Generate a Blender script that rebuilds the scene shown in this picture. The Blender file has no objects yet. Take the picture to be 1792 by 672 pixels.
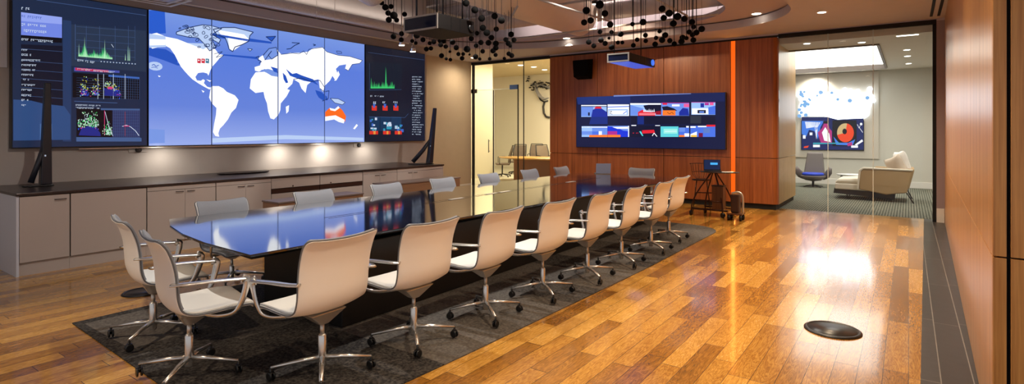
import bpy, bmesh, math, random
from mathutils import Vector, Matrix
from mathutils.geometry import tessellate_polygon
PI = math.pi
random.seed(11)
SC = bpy.context.scene
COL = SC.collection

# ------------------------------------------------------------------ camera
FPX, HOR, HC = 974.0, 231.0, 1.55
TH = math.radians(35.47)
ST, CT = math.sin(TH), math.cos(TH)
cam_d = bpy.data.cameras.new('camera')
cam = bpy.data.objects.new('camera', cam_d)
COL.objects.link(cam)
cam.location = (0, 0, HC)
cam.rotation_euler = (PI/2, 0, TH)
cam_d.sensor_fit = 'HORIZONTAL'
cam_d.sensor_width = 36.0
cam_d.lens = FPX/1792*36.0
cam_d.shift_y = -(336-HOR)/1792
cam_d.clip_start = 0.05
SC.camera = cam
SC.view_settings.view_transform = 'Standard'
SC.view_settings.look = 'None'
SC.view_settings.gamma = 1.0
SC.view_settings.use_curve_mapping = False
SC.view_settings.exposure = 0.0

def ray(px):
    t = (px-896)/FPX
    return (-ST + t*CT, CT + t*ST)      # X,Y per unit depth
def at_d(px, py, d):
    r = ray(px); return Vector((r[0]*d, r[1]*d, HC-(py-HOR)/FPX*d))
def at_z(px, py, z):
    return at_d(px, py, FPX*(HC-z)/(py-HOR))
def at_x(px, py, X):
    return at_d(px, py, X/ray(px)[0])
def at_y(px, py, Y):
    return at_d(px, py, Y/ray(px)[1])

# ------------------------------------------------------------------ materials
def lin(c):
    return tuple(((v/255)/12.92 if v/255 <= .04045 else ((v/255+.055)/1.055)**2.4) for v in c) + (1,)
MATS = {}
def mat(name, rgb, rough=.5, metal=0., spec=.5, coat=0., noise=0., nscale=40., bump=0., emis=None, estr=0., ior=1.5, stretch=(1,1,1), sheen=0.):
    if name in MATS: return MATS[name]
    m = bpy.data.materials.new(name); m.use_nodes = True
    nt = m.node_tree; b = nt.nodes['Principled BSDF']
    b.inputs['Base Color'].default_value = lin(rgb)
    b.inputs['Roughness'].default_value = rough
    b.inputs['Metallic'].default_value = metal
    b.inputs['Specular IOR Level'].default_value = spec
    b.inputs['Coat Weight'].default_value = coat; b.inputs['Coat Roughness'].default_value = .07
    b.inputs['IOR'].default_value = ior
    if sheen: b.inputs['Sheen Weight'].default_value = sheen
    if emis:
        b.inputs['Emission Color'].default_value = lin(emis)
        b.inputs['Emission Strength'].default_value = estr
    if noise or bump:
        tc = nt.nodes.new('ShaderNodeTexCoord')
        mp = nt.nodes.new('ShaderNodeMapping'); mp.inputs['Scale'].default_value = stretch
        n = nt.nodes.new('ShaderNodeTexNoise'); n.inputs['Scale'].default_value = nscale; n.inputs['Detail'].default_value = 4
        nt.links.new(tc.outputs['Object'], mp.inputs[0]); nt.links.new(mp.outputs[0], n.inputs['Vector'])
        if noise:
            mr = nt.nodes.new('ShaderNodeMapRange')
            mr.inputs['To Min'].default_value = 1-noise; mr.inputs['To Max'].default_value = 1+noise
            mr.inputs['From Min'].default_value = .3; mr.inputs['From Max'].default_value = .7
            nt.links.new(n.outputs['Fac'], mr.inputs['Value'])
            mx = nt.nodes.new('ShaderNodeVectorMath'); mx.operation = 'SCALE'
            mx.inputs[0].default_value = lin(rgb)[:3]
            nt.links.new(mr.outputs[0], mx.inputs['Scale'])
            nt.links.new(mx.outputs[0], b.inputs['Base Color'])
        if bump:
            bp = nt.nodes.new('ShaderNodeBump'); bp.inputs['Strength'].default_value = bump; bp.inputs['Distance'].default_value = .01
            nt.links.new(n.outputs['Fac'], bp.inputs['Height']); nt.links.new(bp.outputs[0], b.inputs['Normal'])
    MATS[name] = m
    return m

def glow(name, rgb, s=1.0):
    """a lit display pixel colour"""
    if name in MATS: return MATS[name]
    m = bpy.data.materials.new(name); m.use_nodes = True
    b = m.node_tree.nodes['Principled BSDF']
    b.inputs['Base Color'].default_value = (.01, .01, .012, 1)
    b.inputs['Roughness'].default_value = .25
    b.inputs['Specular IOR Level'].default_value = .3
    b.inputs['Emission Color'].default_value = lin(rgb)
    b.inputs['Emission Strength'].default_value = s
    MATS[name] = m
    return m

def glass_mat(name='clear_glass', tint=(.97, .98, .97), refl=1.0):
    if name in MATS: return MATS[name]
    m = bpy.data.materials.new(name); m.use_nodes = True
    nt = m.node_tree; nt.nodes.clear()
    o = nt.nodes.new('ShaderNodeOutputMaterial'); mx = nt.nodes.new('ShaderNodeMixShader')
    t = nt.nodes.new('ShaderNodeBsdfTransparent'); g = nt.nodes.new('ShaderNodeBsdfGlossy')
    t.inputs[0].default_value = (*tint, 1); g.inputs['Roughness'].default_value = .01
    f = nt.nodes.new('ShaderNodeFresnel'); f.inputs['IOR'].default_value = 1.35
    ml = nt.nodes.new('ShaderNodeMath'); ml.operation = 'MULTIPLY'; ml.inputs[1].default_value = refl
    nt.links.new(f.outputs[0], ml.inputs[0]); nt.links.new(ml.outputs[0], mx.inputs[0])
    nt.links.new(t.outputs[0], mx.inputs[1]); nt.links.new(g.outputs[0], mx.inputs[2])
    nt.links.new(mx.outputs[0], o.inputs[0])
    MATS[name] = m
    return m

def N(nt, t, **kw):
    n = nt.nodes.new(t)
    for k, v in kw.items(): setattr(n, k, v)
    return n
def math_n(nt, op, a, b=None, c=None):
    n = nt.nodes.new('ShaderNodeMath'); n.operation = op
    for i, v in enumerate((a, b, c)):
        if v is None: continue
        if isinstance(v, (int, float)): n.inputs[i].default_value = v
        else: nt.links.new(v, n.inputs[i])
    return n.outputs[0]

def floor_mat():
    m = bpy.data.materials.new('oak_planks'); m.use_nodes = True
    nt = m.node_tree; b = nt.nodes['Principled BSDF']; L = nt.links.new
    tc = N(nt, 'ShaderNodeTexCoord'); sp = N(nt, 'ShaderNodeSeparateXYZ'); L(tc.outputs['Object'], sp.inputs[0])
    W, LEN = .135, 1.15
    xs = math_n(nt, 'DIVIDE', sp.outputs[0], W); row = math_n(nt, 'FLOOR', xs)
    wn = N(nt, 'ShaderNodeTexWhiteNoise', noise_dimensions='1D'); L(row, wn.inputs['W'])
    ys = math_n(nt, 'DIVIDE', sp.outputs[1], LEN); yo = math_n(nt, 'ADD', ys, math_n(nt, 'MULTIPLY', wn.outputs['Value'], 7.3))
    colm = math_n(nt, 'FLOOR', yo)
    cb = N(nt, 'ShaderNodeCombineXYZ'); L(row, cb.inputs[0]); L(colm, cb.inputs[1])
    w2 = N(nt, 'ShaderNodeTexWhiteNoise', noise_dimensions='2D'); L(cb.outputs[0], w2.inputs['Vector'])
    rnd = w2.outputs['Value']
    # grain
    cg = N(nt, 'ShaderNodeCombineXYZ')
    L(math_n(nt, 'MULTIPLY', sp.outputs[0], 9.0), cg.inputs[0]); L(math_n(nt, 'MULTIPLY', sp.outputs[1], 1.1), cg.inputs[1]); L(math_n(nt, 'MULTIPLY', rnd, 60.), cg.inputs[2])
    n1 = N(nt, 'ShaderNodeTexNoise'); n1.inputs['Scale'].default_value = 1.6; n1.inputs['Detail'].default_value = 3; n1.inputs['Distortion'].default_value = 1.2
    L(cg.outputs[0], n1.inputs['Vector'])
    rings = math_n(nt, 'SINE', math_n(nt, 'MULTIPLY', n1.outputs['Fac'], 75.))
    n2 = N(nt, 'ShaderNodeTexNoise'); n2.inputs['Scale'].default_value = 18; n2.inputs['Detail'].default_value = 5
    L(cg.outputs[0], n2.inputs['Vector'])
    g = math_n(nt, 'ADD', math_n(nt, 'MULTIPLY', rings, .09), math_n(nt, 'MULTIPLY', n2.outputs['Fac'], .42))
    v = math_n(nt, 'ADD', math_n(nt, 'MULTIPLY', rnd, .42), g)
    v = math_n(nt, 'ADD', v, math_n(nt, 'MULTIPLY', n1.outputs['Fac'], .25))
    cr = N(nt, 'ShaderNodeValToRGB'); e = cr.color_ramp
    e.elements[0].position = .12; e.elements[0].color = lin((98, 62, 22))
    e.elements[1].position = .98; e.elements[1].color = lin((232, 184, 98))
    a = e.elements.new(.45); a.color = lin((160, 108, 40)); a = e.elements.new(.72); a.color = lin((204, 150, 64))
    L(v, cr.inputs[0])
    # seams
    fx = math_n(nt, 'FRACT', xs); fy = math_n(nt, 'FRACT', yo)
    ex = math_n(nt, 'MINIMUM', fx, math_n(nt, 'SUBTRACT', 1., fx)); ey = math_n(nt, 'MINIMUM', fy, math_n(nt, 'SUBTRACT', 1., fy))
    sx = math_n(nt, 'LESS_THAN', math_n(nt, 'MULTIPLY', ex, W), .0014); sy = math_n(nt, 'LESS_THAN', math_n(nt, 'MULTIPLY', ey, LEN), .002)
    seam = math_n(nt, 'MAXIMUM', sx, sy)
    mx = N(nt, 'ShaderNodeMix', data_type='RGBA'); L(seam, mx.inputs[0]); L(cr.outputs[0], mx.inputs[6]); mx.inputs[7].default_value = lin((52, 28, 12))
    L(mx.outputs[2], b.inputs['Base Color'])
    rr = math_n(nt, 'ADD', .11, math_n(nt, 'MULTIPLY', n2.outputs['Fac'], .16)); rr = math_n(nt, 'ADD', rr, math_n(nt, 'MULTIPLY', rnd, .07))
    L(rr, b.inputs['Roughness']); b.inputs['Coat Weight'].default_value = .6; b.inputs['Coat Roughness'].default_value = .09
    bp = N(nt, 'ShaderNodeBump'); bp.inputs['Strength'].default_value = .25; bp.inputs['Distance'].default_value = .002
    h = math_n(nt, 'SUBTRACT', math_n(nt, 'ADD', math_n(nt, 'MULTIPLY', n2.outputs['Fac'], .25), math_n(nt, 'MULTIPLY', rnd, .3)), seam)
    L(h, bp.inputs['Height']); L(bp.outputs[0], b.inputs['Normal'])
    return m

def veneer(name, c0, c1, rough=.33, scale=1.0):
    """vertical-grain wood veneer"""
    m = bpy.data.materials.new(name); m.use_nodes = True
    nt = m.node_tree; b = nt.nodes['Principled BSDF']; L = nt.links.new
    tc = N(nt, 'ShaderNodeTexCoord'); mp = N(nt, 'ShaderNodeMapping'); mp.inputs['Scale'].default_value = (scale*14, scale*14, scale*.35)
    L(tc.outputs['Object'], mp.inputs[0])
    n = N(nt, 'ShaderNodeTexNoise'); n.inputs['Scale'].default_value = 1.2; n.inputs['Detail'].default_value = 6; n.inputs['Roughness'].default_value = .7
    L(mp.outputs[0], n.inputs['Vector'])
    n3 = N(nt, 'ShaderNodeTexNoise'); n3.inputs['Scale'].default_value = 9; n3.inputs['Detail'].default_value = 3; L(mp.outputs[0], n3.inputs['Vector'])
    f = math_n(nt, 'ADD', math_n(nt, 'MULTIPLY', n.outputs['Fac'], .75), math_n(nt, 'MULTIPLY', n3.outputs['Fac'], .25))
    cr = N(nt, 'ShaderNodeValToRGB'); e = cr.color_ramp
    e.elements[0].position = .35; e.elements[0].color = lin(c0); e.elements[1].position = .65; e.elements[1].color = lin(c1)
    L(f, cr.inputs[0]); L(cr.outputs[0], b.inputs['Base Color'])
    b.inputs['Roughness'].default_value = rough
    bp = N(nt, 'ShaderNodeBump'); bp.inputs['Strength'].default_value = .08; bp.inputs['Distance'].default_value = .002
    L(f, bp.inputs['Height']); L(bp.outputs[0], b.inputs['Normal'])
    MATS[name] = m
    return m

def carpet_mat(name, c0, c1, s=55., stripes=False):
    m = bpy.data.materials.new(name); m.use_nodes = True
    nt = m.node_tree; b = nt.nodes['Principled BSDF']; L = nt.links.new
    tc = N(nt, 'ShaderNodeTexCoord'); n = N(nt, 'ShaderNodeTexNoise'); n.inputs['Scale'].default_value = s; n.inputs['Detail'].default_value = 6
    L(tc.outputs['Object'], n.inputs['Vector'])
    f = n.outputs['Fac']
    if stripes:
        wv = N(nt, 'ShaderNodeTexWave', bands_direction='X'); wv.inputs['Scale'].default_value = 7; wv.inputs['Distortion'].default_value = 3; wv.inputs['Detail'].default_value = 3; wv.inputs['Detail Scale'].default_value = 4
        L(tc.outputs['Object'], wv.inputs['Vector']); f = math_n(nt, 'ADD', math_n(nt, 'MULTIPLY', f, .6), math_n(nt, 'MULTIPLY', wv.outputs['Fac'], .4))
    else:
        # patches lit by spots, put into the rug colour as paler rectangles
        br = N(nt, 'ShaderNodeTexBrick'); br.inputs['Scale'].default_value = 1; br.inputs['Brick Width'].default_value = .9; br.inputs['Row Height'].default_value = .55
        br.inputs['Mortar Size'].default_value = 0; br.inputs['Color1'].default_value = (0, 0, 0, 1); br.inputs['Color2'].default_value = (1, 1, 1, 1); br.inputs['Bias'].default_value = -.2
        L(tc.outputs['Object'], br.inputs['Vector']); f = math_n(nt, 'ADD', math_n(nt, 'MULTIPLY', f, .8), math_n(nt, 'MULTIPLY', br.outputs['Color'], .35))
    cr = N(nt, 'ShaderNodeValToRGB'); e = cr.color_ramp
    e.elements[0].position = .3; e.elements[0].color = lin(c0); e.elements[1].position = .85; e.elements[1].color = lin(c1)
    L(f, cr.inputs[0]); L(cr.outputs[0], b.inputs['Base Color']); b.inputs['Roughness'].default_value = .95; b.inputs['Specular IOR Level'].default_value = .15
    bp = N(nt, 'ShaderNodeBump'); bp.inputs['Strength'].default_value = .5; bp.inputs['Distance'].default_value = .006
    L(n.outputs['Fac'], bp.inputs['Height']); L(bp.outputs[0], b.inputs['Normal'])
    MATS[name] = m
    return m

def tile_mat():
    m = bpy.data.materials.new('slate_tiles'); m.use_nodes = True
    nt = m.node_tree; b = nt.nodes['Principled BSDF']; L = nt.links.new
    tc = N(nt, 'ShaderNodeTexCoord'); mp = N(nt, 'ShaderNodeMapping'); mp.inputs['Rotation'].default_value = (0, 0, PI/2)
    L(tc.outputs['Object'], mp.inputs[0])
    br = N(nt, 'ShaderNodeTexBrick'); br.inputs['Scale'].default_value = 1; br.inputs['Brick Width'].default_value = 1.42; br.inputs['Row Height'].default_value = .165
    br.offset = .05; br.inputs['Mortar Size'].default_value = .0028; br.inputs['Mortar Smooth'].default_value = 0
    br.inputs['Color1'].default_value = lin((56, 54, 54)); br.inputs['Color2'].default_value = lin((68, 66, 66)); br.inputs['Mortar'].default_value = lin((150, 146, 140))
    L(mp.outputs[0], br.inputs['Vector'])
    n = N(nt, 'ShaderNodeTexNoise'); n.inputs['Scale'].default_value = 14; n.inputs['Detail'].default_value = 6; L(tc.outputs['Object'], n.inputs['Vector'])
    mx = N(nt, 'ShaderNodeMix', data_type='RGBA', blend_type='MULTIPLY'); mx.inputs[0].default_value = .5
    L(br.outputs['Color'], mx.inputs[6]); L(n.outputs['Fac'], mx.inputs[7]); L(mx.outputs[2], b.inputs['Base Color'])
    b.inputs['Roughness'].default_value = .38
    MATS['slate_tiles'] = m
    return m

M_floor = floor_mat()
M_veneer = veneer('cherry_veneer', (124, 66, 34), (178, 104, 56))
M_veneer_side = veneer('pale_oak_veneer', (186, 140, 82), (212, 168, 106))
M_veneer_right = veneer('honey_veneer', (160, 102, 48), (216, 160, 92), rough=.3)
M_veneer_dark = veneer('walnut_veneer', (84, 54, 34), (120, 80, 50))
M_rug = carpet_mat('charcoal_rug', (36, 35, 36), (116, 110, 104))
M_lounge_carpet = carpet_mat('grey_green_carpet', (70, 72, 62), (150, 150, 134), 40, True)
M_tile = tile_mat()
M_wall = mat('grey_beige_paint', (176, 166, 158), .75, noise=.02, nscale=6)
M_wall_warm = mat('warm_beige_paint', (196, 178, 152), .75, noise=.02, nscale=6)
M_ceil = mat('taupe_ceiling_paint', (188, 182, 186), .8, noise=.02, nscale=5)
M_plenum = mat('plenum_grey', (176, 168, 174), .85, noise=.12, nscale=3)
M_white = mat('white_paint', (226, 222, 214), .6, noise=.015, nscale=8)
M_cab = mat('grey_lacquer', (190, 178, 170), .35, noise=.012, nscale=3)
M_cab_end = mat('white_lacquer', (214, 216, 226), .22)
M_bronze = mat('dark_bronze', (70, 58, 54), .28, metal=.5, noise=.05, nscale=30)
M_black = mat('black_metal', (16, 16, 18), .4)
M_blackfab = mat('black_foam', (7, 6, 6), .9, spec=.15, bump=.2, nscale=200)
M_gap = mat('dark_reveal', (10, 9, 9), .8)
M_gloss = mat('black_lacquer', (7, 8, 11), .07, coat=1.0, ior=2.2)
M_base = mat('black_laminate', (14, 12, 12), .45)
M_shell = mat('cream_shell', (246, 243, 238), .34)
M_pad = mat('white_mesh_fabric', (242, 242, 238), .8, bump=.2, nscale=350)
M_padgrey = mat('grey_mesh_fabric', (168, 174, 184), .85, bump=.4, nscale=260, noise=.08)
M_piping = mat('grey_piping', (110, 112, 116), .45)
M_alu = mat('polished_aluminium', (222, 220, 216), .24, metal=.9)
M_alu_s = mat('satin_aluminium', (206, 200, 190), .36, metal=.75)
M_caster = mat('black_caster', (14, 14, 15), .35)
M_duct = mat('white_duct', (206, 196, 190), .5, noise=.04, nscale=9)
M_ductbeige = mat('beige_duct', (236, 216, 192), .6, noise=.02, nscale=5)
M_foil = mat('foil_insulation', (226, 222, 220), .4, metal=.0, noise=.12, nscale=60, bump=.9)
M_steel = mat('painted_steel', (190, 182, 178), .5, noise=.05, nscale=20)
M_bezel = mat('black_bezel', (10, 10, 12), .3)
M_glass = glass_mat()
M_frost = mat('frosted_film', (214, 208, 186), .5)
M_lampw = glow('warm_lamp', (255, 240, 214), 9)
M_lampdim = glow('lamp_lens', (255, 248, 236), 5)
M_projside = mat('projector_grey', (84, 86, 96), .35)
M_projfront = mat('projector_navy', (16, 24, 52), .2)

# ------------------------------------------------------------------ mesh helpers
def box(bm, lo, hi, mi=0, M=None):
    vs = [Vector((x, y, z)) for x in (lo[0], hi[0]) for y in (lo[1], hi[1]) for z in (lo[2], hi[2])]
    if M: vs = [M @ v for v in vs]
    v = [bm.verts.new(p) for p in vs]
    for q in ((0,1,3,2),(4,6,7,5),(0,4,5,1),(2,3,7,6),(0,2,6,4),(1,5,7,3)):
        f = bm.faces.new([v[i] for i in q]); f.material_index = mi
    return v
def tube(bm, pts, r, seg=10, mi=0, cap=True, flat=None):
    """sweep a circle (or flat ellipse: flat=(a,b) factors) along pts; r may be a list"""
    pts = [Vector(p) for p in pts]; n = len(pts)
    rs = r if isinstance(r, (list, tuple)) else [r]*n
    rings = []; up = None
    for i, p in enumerate(pts):
        t = (pts[min(i+1, n-1)]-pts[max(i-1, 0)]).normalized()
        if up is None:
            up = Vector((0, 0, 1)) if abs(t.z) < .9 else Vector((1, 0, 0))
        a = t.cross(up)
        if a.length < 1e-4: a = t.orthogonal()
        a.normalize(); b = a.cross(t).normalized(); up = b
        fa, fb = flat if flat else (1, 1)
        rings.append([bm.verts.new(p + a*math.cos(2*PI*k/seg)*rs[i]*fa + b*math.sin(2*PI*k/seg)*rs[i]*fb) for k in range(seg)])
    for i in range(n-1):
        for k in range(seg):
            f = bm.faces.new((rings[i][k], rings[i][(k+1) % seg], rings[i+1][(k+1) % seg], rings[i+1][k])); f.material_index = mi; f.smooth = True
    if cap:
        for rr in (rings[0][::-1], rings[-1]):
            f = bm.faces.new(rr); f.material_index = mi
def lathe(bm, prof, c=(0,0,0), seg=24, mi=0, M=None):
    c = Vector(c); rings = []
    for (r, z) in prof:
        ring = []
        for k in range(seg):
            p = Vector((r*math.cos(2*PI*k/seg), r*math.sin(2*PI*k/seg), z))
            if M: p = M @ p
            ring.append(bm.verts.new(c+p))
        rings.append(ring)
    for i in range(len(prof)-1):
        for k in range(seg):
            f = bm.faces.new((rings[i][k], rings[i][(k+1) % seg], rings[i+1][(k+1) % seg], rings[i+1][k])); f.material_index = mi; f.smooth = True
    for rr in (rings[0][::-1], rings[-1]):
        f = bm.faces.new(rr); f.material_index = mi
def prism(bm, poly, z0, z1, mi=0):
    """extrude a plan polygon (x,y) from z0 to z1"""
    a = [bm.verts.new((x, y, z0)) for x, y in poly]; b = [bm.verts.new((x, y, z1)) for x, y in poly]
    n = len(poly)
    bm.faces.new(a[::-1]).material_index = mi; bm.faces.new(b).material_index = mi
    for i in range(n):
        bm.faces.new((a[i], a[(i+1) % n], b[(i+1) % n], b[i])).material_index = mi
def sphere(bm, c, r, sz=1., u=16, v=10, mi=0):
    prof = [(max(r*math.sin(PI*i/v), 1e-4), -r*sz*math.cos(PI*i/v)) for i in range(v+1)]
    lathe(bm, prof, c, u, mi)
def link(name, bm, mats, parent=None, smooth=False, bevel=0., loc=None):
    bmesh.ops.recalc_face_normals(bm, faces=bm.faces)
    me = bpy.data.meshes.new(name); bm.to_mesh(me); bm.free()
    if not isinstance(mats, (list, tuple)): mats = [mats]
    for m in mats: me.materials.append(m)
    if smooth:
        for p in me.polygons: p.use_smooth = True
    o = bpy.data.objects.new(name, me); COL.objects.link(o)
    if parent: o.parent = parent
    if loc: o.location = loc
    if bevel:
        b = o.modifiers.new('bevel', 'BEVEL'); b.width = bevel; b.segments = 2; b.limit_method = 'ANGLE'; b.angle_limit = .6
    return o
def empty(name, loc=(0,0,0), rz=0.):
    o = bpy.data.objects.new(name, None); COL.objects.link(o); o.location = loc; o.rotation_euler = (0, 0, rz)
    o.empty_display_size = .1
    return o
def tag(o, label, cat, group=None, kind=None):
    o['label'] = label; o['category'] = cat
    if group: o['group'] = group
    if kind: o['kind'] = kind
    return o
def struct(o, label=None):
    o['kind'] = 'structure'
    if label: o['label'] = label
    return o
def nb(): return bmesh.new()
def box_obj(name, lo, hi, m, parent=None, bevel=0.):
    bm = nb(); box(bm, lo, hi); return link(name, bm, m, parent, bevel=bevel)
def copy_tree(o, parent=None):
    c = o.copy(); COL.objects.link(c)
    if parent: c.parent = parent
    for ch in list(o.children): copy_tree(ch, c)
    return c

# ------------------------------------------------------------------ flat pictures on displays
def clip_poly(poly, lo, hi):
    def cut(pl, f):
        out = []
        for i in range(len(pl)):
            a, b = pl[i], pl[(i+1) % len(pl)]; fa, fb = f(a), f(b)
            if fa >= 0: out.append(a)
            if fa*fb < 0:
                t = fa/(fa-fb); out.append((a[0]+(b[0]-a[0])*t, a[1]+(b[1]-a[1])*t))
        return out
    for f in (lambda p: p[0]-lo[0], lambda p: hi[0]-p[0], lambda p: p[1]-lo[1], lambda p: hi[1]-p[1]):
        poly = cut(poly, f)
        if len(poly) < 3: return []
    return poly
class Picture:
    """coloured shapes lying on a display; plane(u,v,layer)->world"""
    def __init__(s, plane, lo, hi): s.plane, s.lo, s.hi = plane, lo, hi; s.bm = nb(); s.mats = []
    def mi(s, m):
        if m not in s.mats: s.mats.append(m)
        return s.mats.index(m)
    def poly(s, pts, m, layer=1):
        i = s.mi(m)
        tris = tessellate_polygon([[Vector((u, v, 0)) for u, v in pts]]) if len(pts) > 3 else [(0, 1, 2)]
        for t in tris:
            q = clip_poly([tuple(pts[k]) for k in t], s.lo, s.hi)
            if len(q) < 3: continue
            try:
                f = s.bm.faces.new([s.bm.verts.new(s.plane(u, v, layer)) for u, v in q]); f.material_index = i
            except ValueError: pass
    def rect(s, u0, v0, u1, v1, m, layer=1): s.poly([(u0, v0), (u1, v0), (u1, v1), (u0, v1)], m, layer)
    def line(s, pts, w, m, layer=3):
        for (a, b) in zip(pts[:-1], pts[1:]):
            d = Vector((b[0]-a[0], b[1]-a[1]))
            if d.length < 1e-6: continue
            n = Vector((-d.y, d.x)).normalized()*w/2
            s.poly([(a[0]+n.x, a[1]+n.y), (b[0]+n.x, b[1]+n.y), (b[0]-n.x, b[1]-n.y), (a[0]-n.x, a[1]-n.y)], m, layer)
    def disc(s, u, v, ru, rv, m, layer=2, n=14): s.poly([(u+ru*math.cos(2*PI*k/n), v+rv*math.sin(2*PI*k/n)) for k in range(n)], m, layer)
    def done(s, name, parent):
        me = bpy.data.meshes.new(name); s.bm.to_mesh(me); s.bm.free()
        for m in s.mats: me.materials.append(m)
        o = bpy.data.objects.new(name, me); COL.objects.link(o); o.parent = parent
        return o

# ================================================================== ROOM SHELL
ZC = 3.5          # drywall ceiling
ZP = 4.7          # slab above the open part
YF = 12.0         # front wall plane
XL = -9.1         # video wall plane
XR0, YR0 = .352, 4.45     # right timber wall line: X = XR0 + .02*(Y-YR0)
def XR(Y): return XR0 + .0201*(Y-YR0)
def XT(Y): return .06 + .0201*(Y-4.25)

bm = nb(); prism(bm, [(-12, -3), (XT(-3), -3), (XT(12.36), 12.36), (-12, 12.36)], -.05, 0); struct(link('floor', bm, M_floor))
bm = nb(); prism(bm, [(XT(-3), -3), (3.5, -3), (3.5, 12.0), (XR(12.0)+.2, 12.0), (XR(12)+.2, 12.36), (XT(12.36), 12.36)], -.05, 0)
o = link('floor_tile_border', bm, M_tile); struct(o)
o = box_obj('floor_lounge', (-7, 12.36, -.05), (3.5, 19.2, 0.0), M_lounge_carpet); struct(o)
o = box_obj('floor_meeting_room', (-16, 12.36, -.05), (-7.0, 20, 0.0), mat('pale_carpet', (196, 188, 160), .9, noise=.05, nscale=60)); struct(o)

struct(box_obj('wall_left', (-10.1, -3, 0), (XL, 9.35, ZP), M_wall))
struct(box_obj('wall_left_recess', (-10.1, 9.35, 0), (-9.95, 12.0, ZP), M_wall_warm))
struct(box_obj('baseboard_left', (-9.95, 9.36, 0), (-9.935, 11.98, .12), M_white, bevel=.004))
# front wall: header above the openings and the pier on the right
struct(box_obj('wall_front', (-10.1, YF+.001, 3.46), (3.5, YF+.15, ZP), mat('plenum_wall_paint', (190, 180, 186), .8)))
struct(box_obj('wall_front_pier', (.39, YF, 0), (1.2, YF+.15, 3.46), mat('mauve_paint', (150, 134, 138), .75, noise=.02, nscale=6)))
struct(box_obj('baseboard_front', (.392, YF-.015, 0), (XR(12)-.005, YF, .24), M_white, bevel=.004))
# plenum slab
struct(box_obj('ceiling_slab', (-10.1, -3, ZP), (3.5, 12.15, ZP+.1), M_plenum))

# drywall ceiling with a rounded opening
def rrect(x0, y0, x1, y1, r_fr, r_fl, n=18):
    pts = [(x0, y0), (x1, y0)]
    for k in range(n+1):
        a = PI/2*k/n; pts.append((x1-r_fr+r_fr*math.cos(a), y1-r_fr+r_fr*math.sin(a)))
    for k in range(n+1):
        a = PI/2+PI/2*k/n; pts.append((x0+r_fl+r_fl*math.cos(a), y1-r_fl+r_fl*math.sin(a)))
    return pts
def slab_with_hole(name, outer, inner, z0, z1, m):
    bm = nb()
    def loop(pts, z):
        v = [bm.verts.new((x, y, z)) for x, y in pts]
        return v, [bm.edges.new((v[i], v[(i+1) % len(v)])) for i in range(len(v))]
    for z in (z0, z1):
        vo, eo = loop(outer, z); vi, ei = loop(inner, z)
        bmesh.ops.triangle_fill(bm, use_beauty=True, use_dissolve=False, edges=eo+ei)
    bm.verts.ensure_lookup_table()
    no, ni = len(outer), len(inner); b = no+ni
    for off, n in ((0, no), (no, ni)):
        for i in range(n):
            j = (i+1) % n
            bm.faces.new((bm.verts[off+i], bm.verts[off+j], bm.verts[b+off+j], bm.verts[b+off+i]))
    return link(name, bm, m)
H1 = rrect(-8.92, -2.6, -1.5, 11.0, 1.5, 2.6)
o = slab_with_hole('ceiling', [(-10.1, -3), (3.5, -3), (3.5, YF), (-10.1, YF)], H1, ZC, ZC+.14, M_ceil); struct(o)
H2 = rrect(-8.9, -2.6, -2.5, 10.8, 1.3, 2.4)
o = slab_with_hole('ceiling_upper_step', [(-9.95, -3), (-1.0, -3), (-1.0, 11.9), (-9.95, 11.9)], H2, ZC+.16, ZC+.26, mat('lavender_ceiling_paint', (186, 172, 176), .8)); struct(o)

# right timber wall (slightly out of square) as tall panels with dark joints
ANG = math.atan(.0201)
def rot_about(x, y, a): return Matrix.Translation((x, y, 0)) @ Matrix.Rotation(a, 4, 'Z')
RW = rot_about(XR0, YR0, -ANG)      # local Y along the wall
wr = empty('wall_right'); struct(wr)
YE = 3.61-YR0
box_obj('backing', (.03, YE+.03, 0), (.3, 7.72, ZP), M_gap, wr).matrix_local = RW
edges = [YE+.0]
for px in (1713.,):
    pass
joints = [-.84, -.05, .78, 1.75, 2.95, 4.45, 6.1, 7.6]
for a, b_ in zip(joints[:-1], joints[1:]):
    for (z0, z1) in ((.0, .937), (.945, 3.5)):
        p = box_obj('timber_panel', (0, a+.003, z0), (.028, b_-.003, z1), M_veneer_right, wr, bevel=.0015); p.matrix_local = RW
# return face at the near end, facing the camera side
for (x0, x1) in ((.0, .052), (.066, .9), (.91, 1.8)):
    for (z0, z1) in ((.0, .937), (.945, 3.5)):
        p = box_obj('timber_return', (x0+.001, YE-.03, z0), (x1, YE-.0005, z1), M_veneer_dark if False else M_veneer_right, wr, bevel=.0015); p.matrix_local = RW
box_obj('return_backing', (.02, YE, 0), (1.8, YE+.029, ZC), M_gap, wr).matrix_local = RW

# timber wall block in the middle of the front wall, with rounded right corner
XB0, XB1, YB1 = -7.38, -2.10, 14.1
wf = empty('wall_timber'); struct(wf)
box_obj('core', (XB0+.02, YF+.03, .0), (XB1-.15, YB1-.02, 3.44), M_gap, wf)
SL0, SL1 = -3.0, -2.905              # the lit slot
gap = .006
vj = [XB0, -6.05, -4.42, SL0]
for a, b_ in zip(vj[:-1], vj[1:]):
    for z0, z1 in ((.11, 1.02), (1.03, 3.43)):
        box_obj('timber_panel', (a+gap, YF, z0), (b_-gap, YF+.028, z1), M_veneer, wf, bevel=.002)
def corner_panel(z0, z1):
    r = .12; pts = [(SL1, YF), (XB1-r, YF)]
    for k in range(1, 11):
        a = -PI/2+PI/2*k/10; pts.append((XB1-r+r*math.cos(a), YF+r+r*math.sin(a)))
    inner = [(XB1-.028, YF+r), (XB1-.028, YF+r)]
    pts2 = [(SL1, YF+.028), (XB1-r, YF+.028)] + [(XB1-r+(r-.028)*math.cos(-PI/2+PI/2*k/10), YF+r+(r-.028)*math.sin(-PI/2+PI/2*k/10)) for k in range(1, 11)]
    bm = nb(); prism(bm, pts+pts2[::-1], z0, z1); return bm
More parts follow.
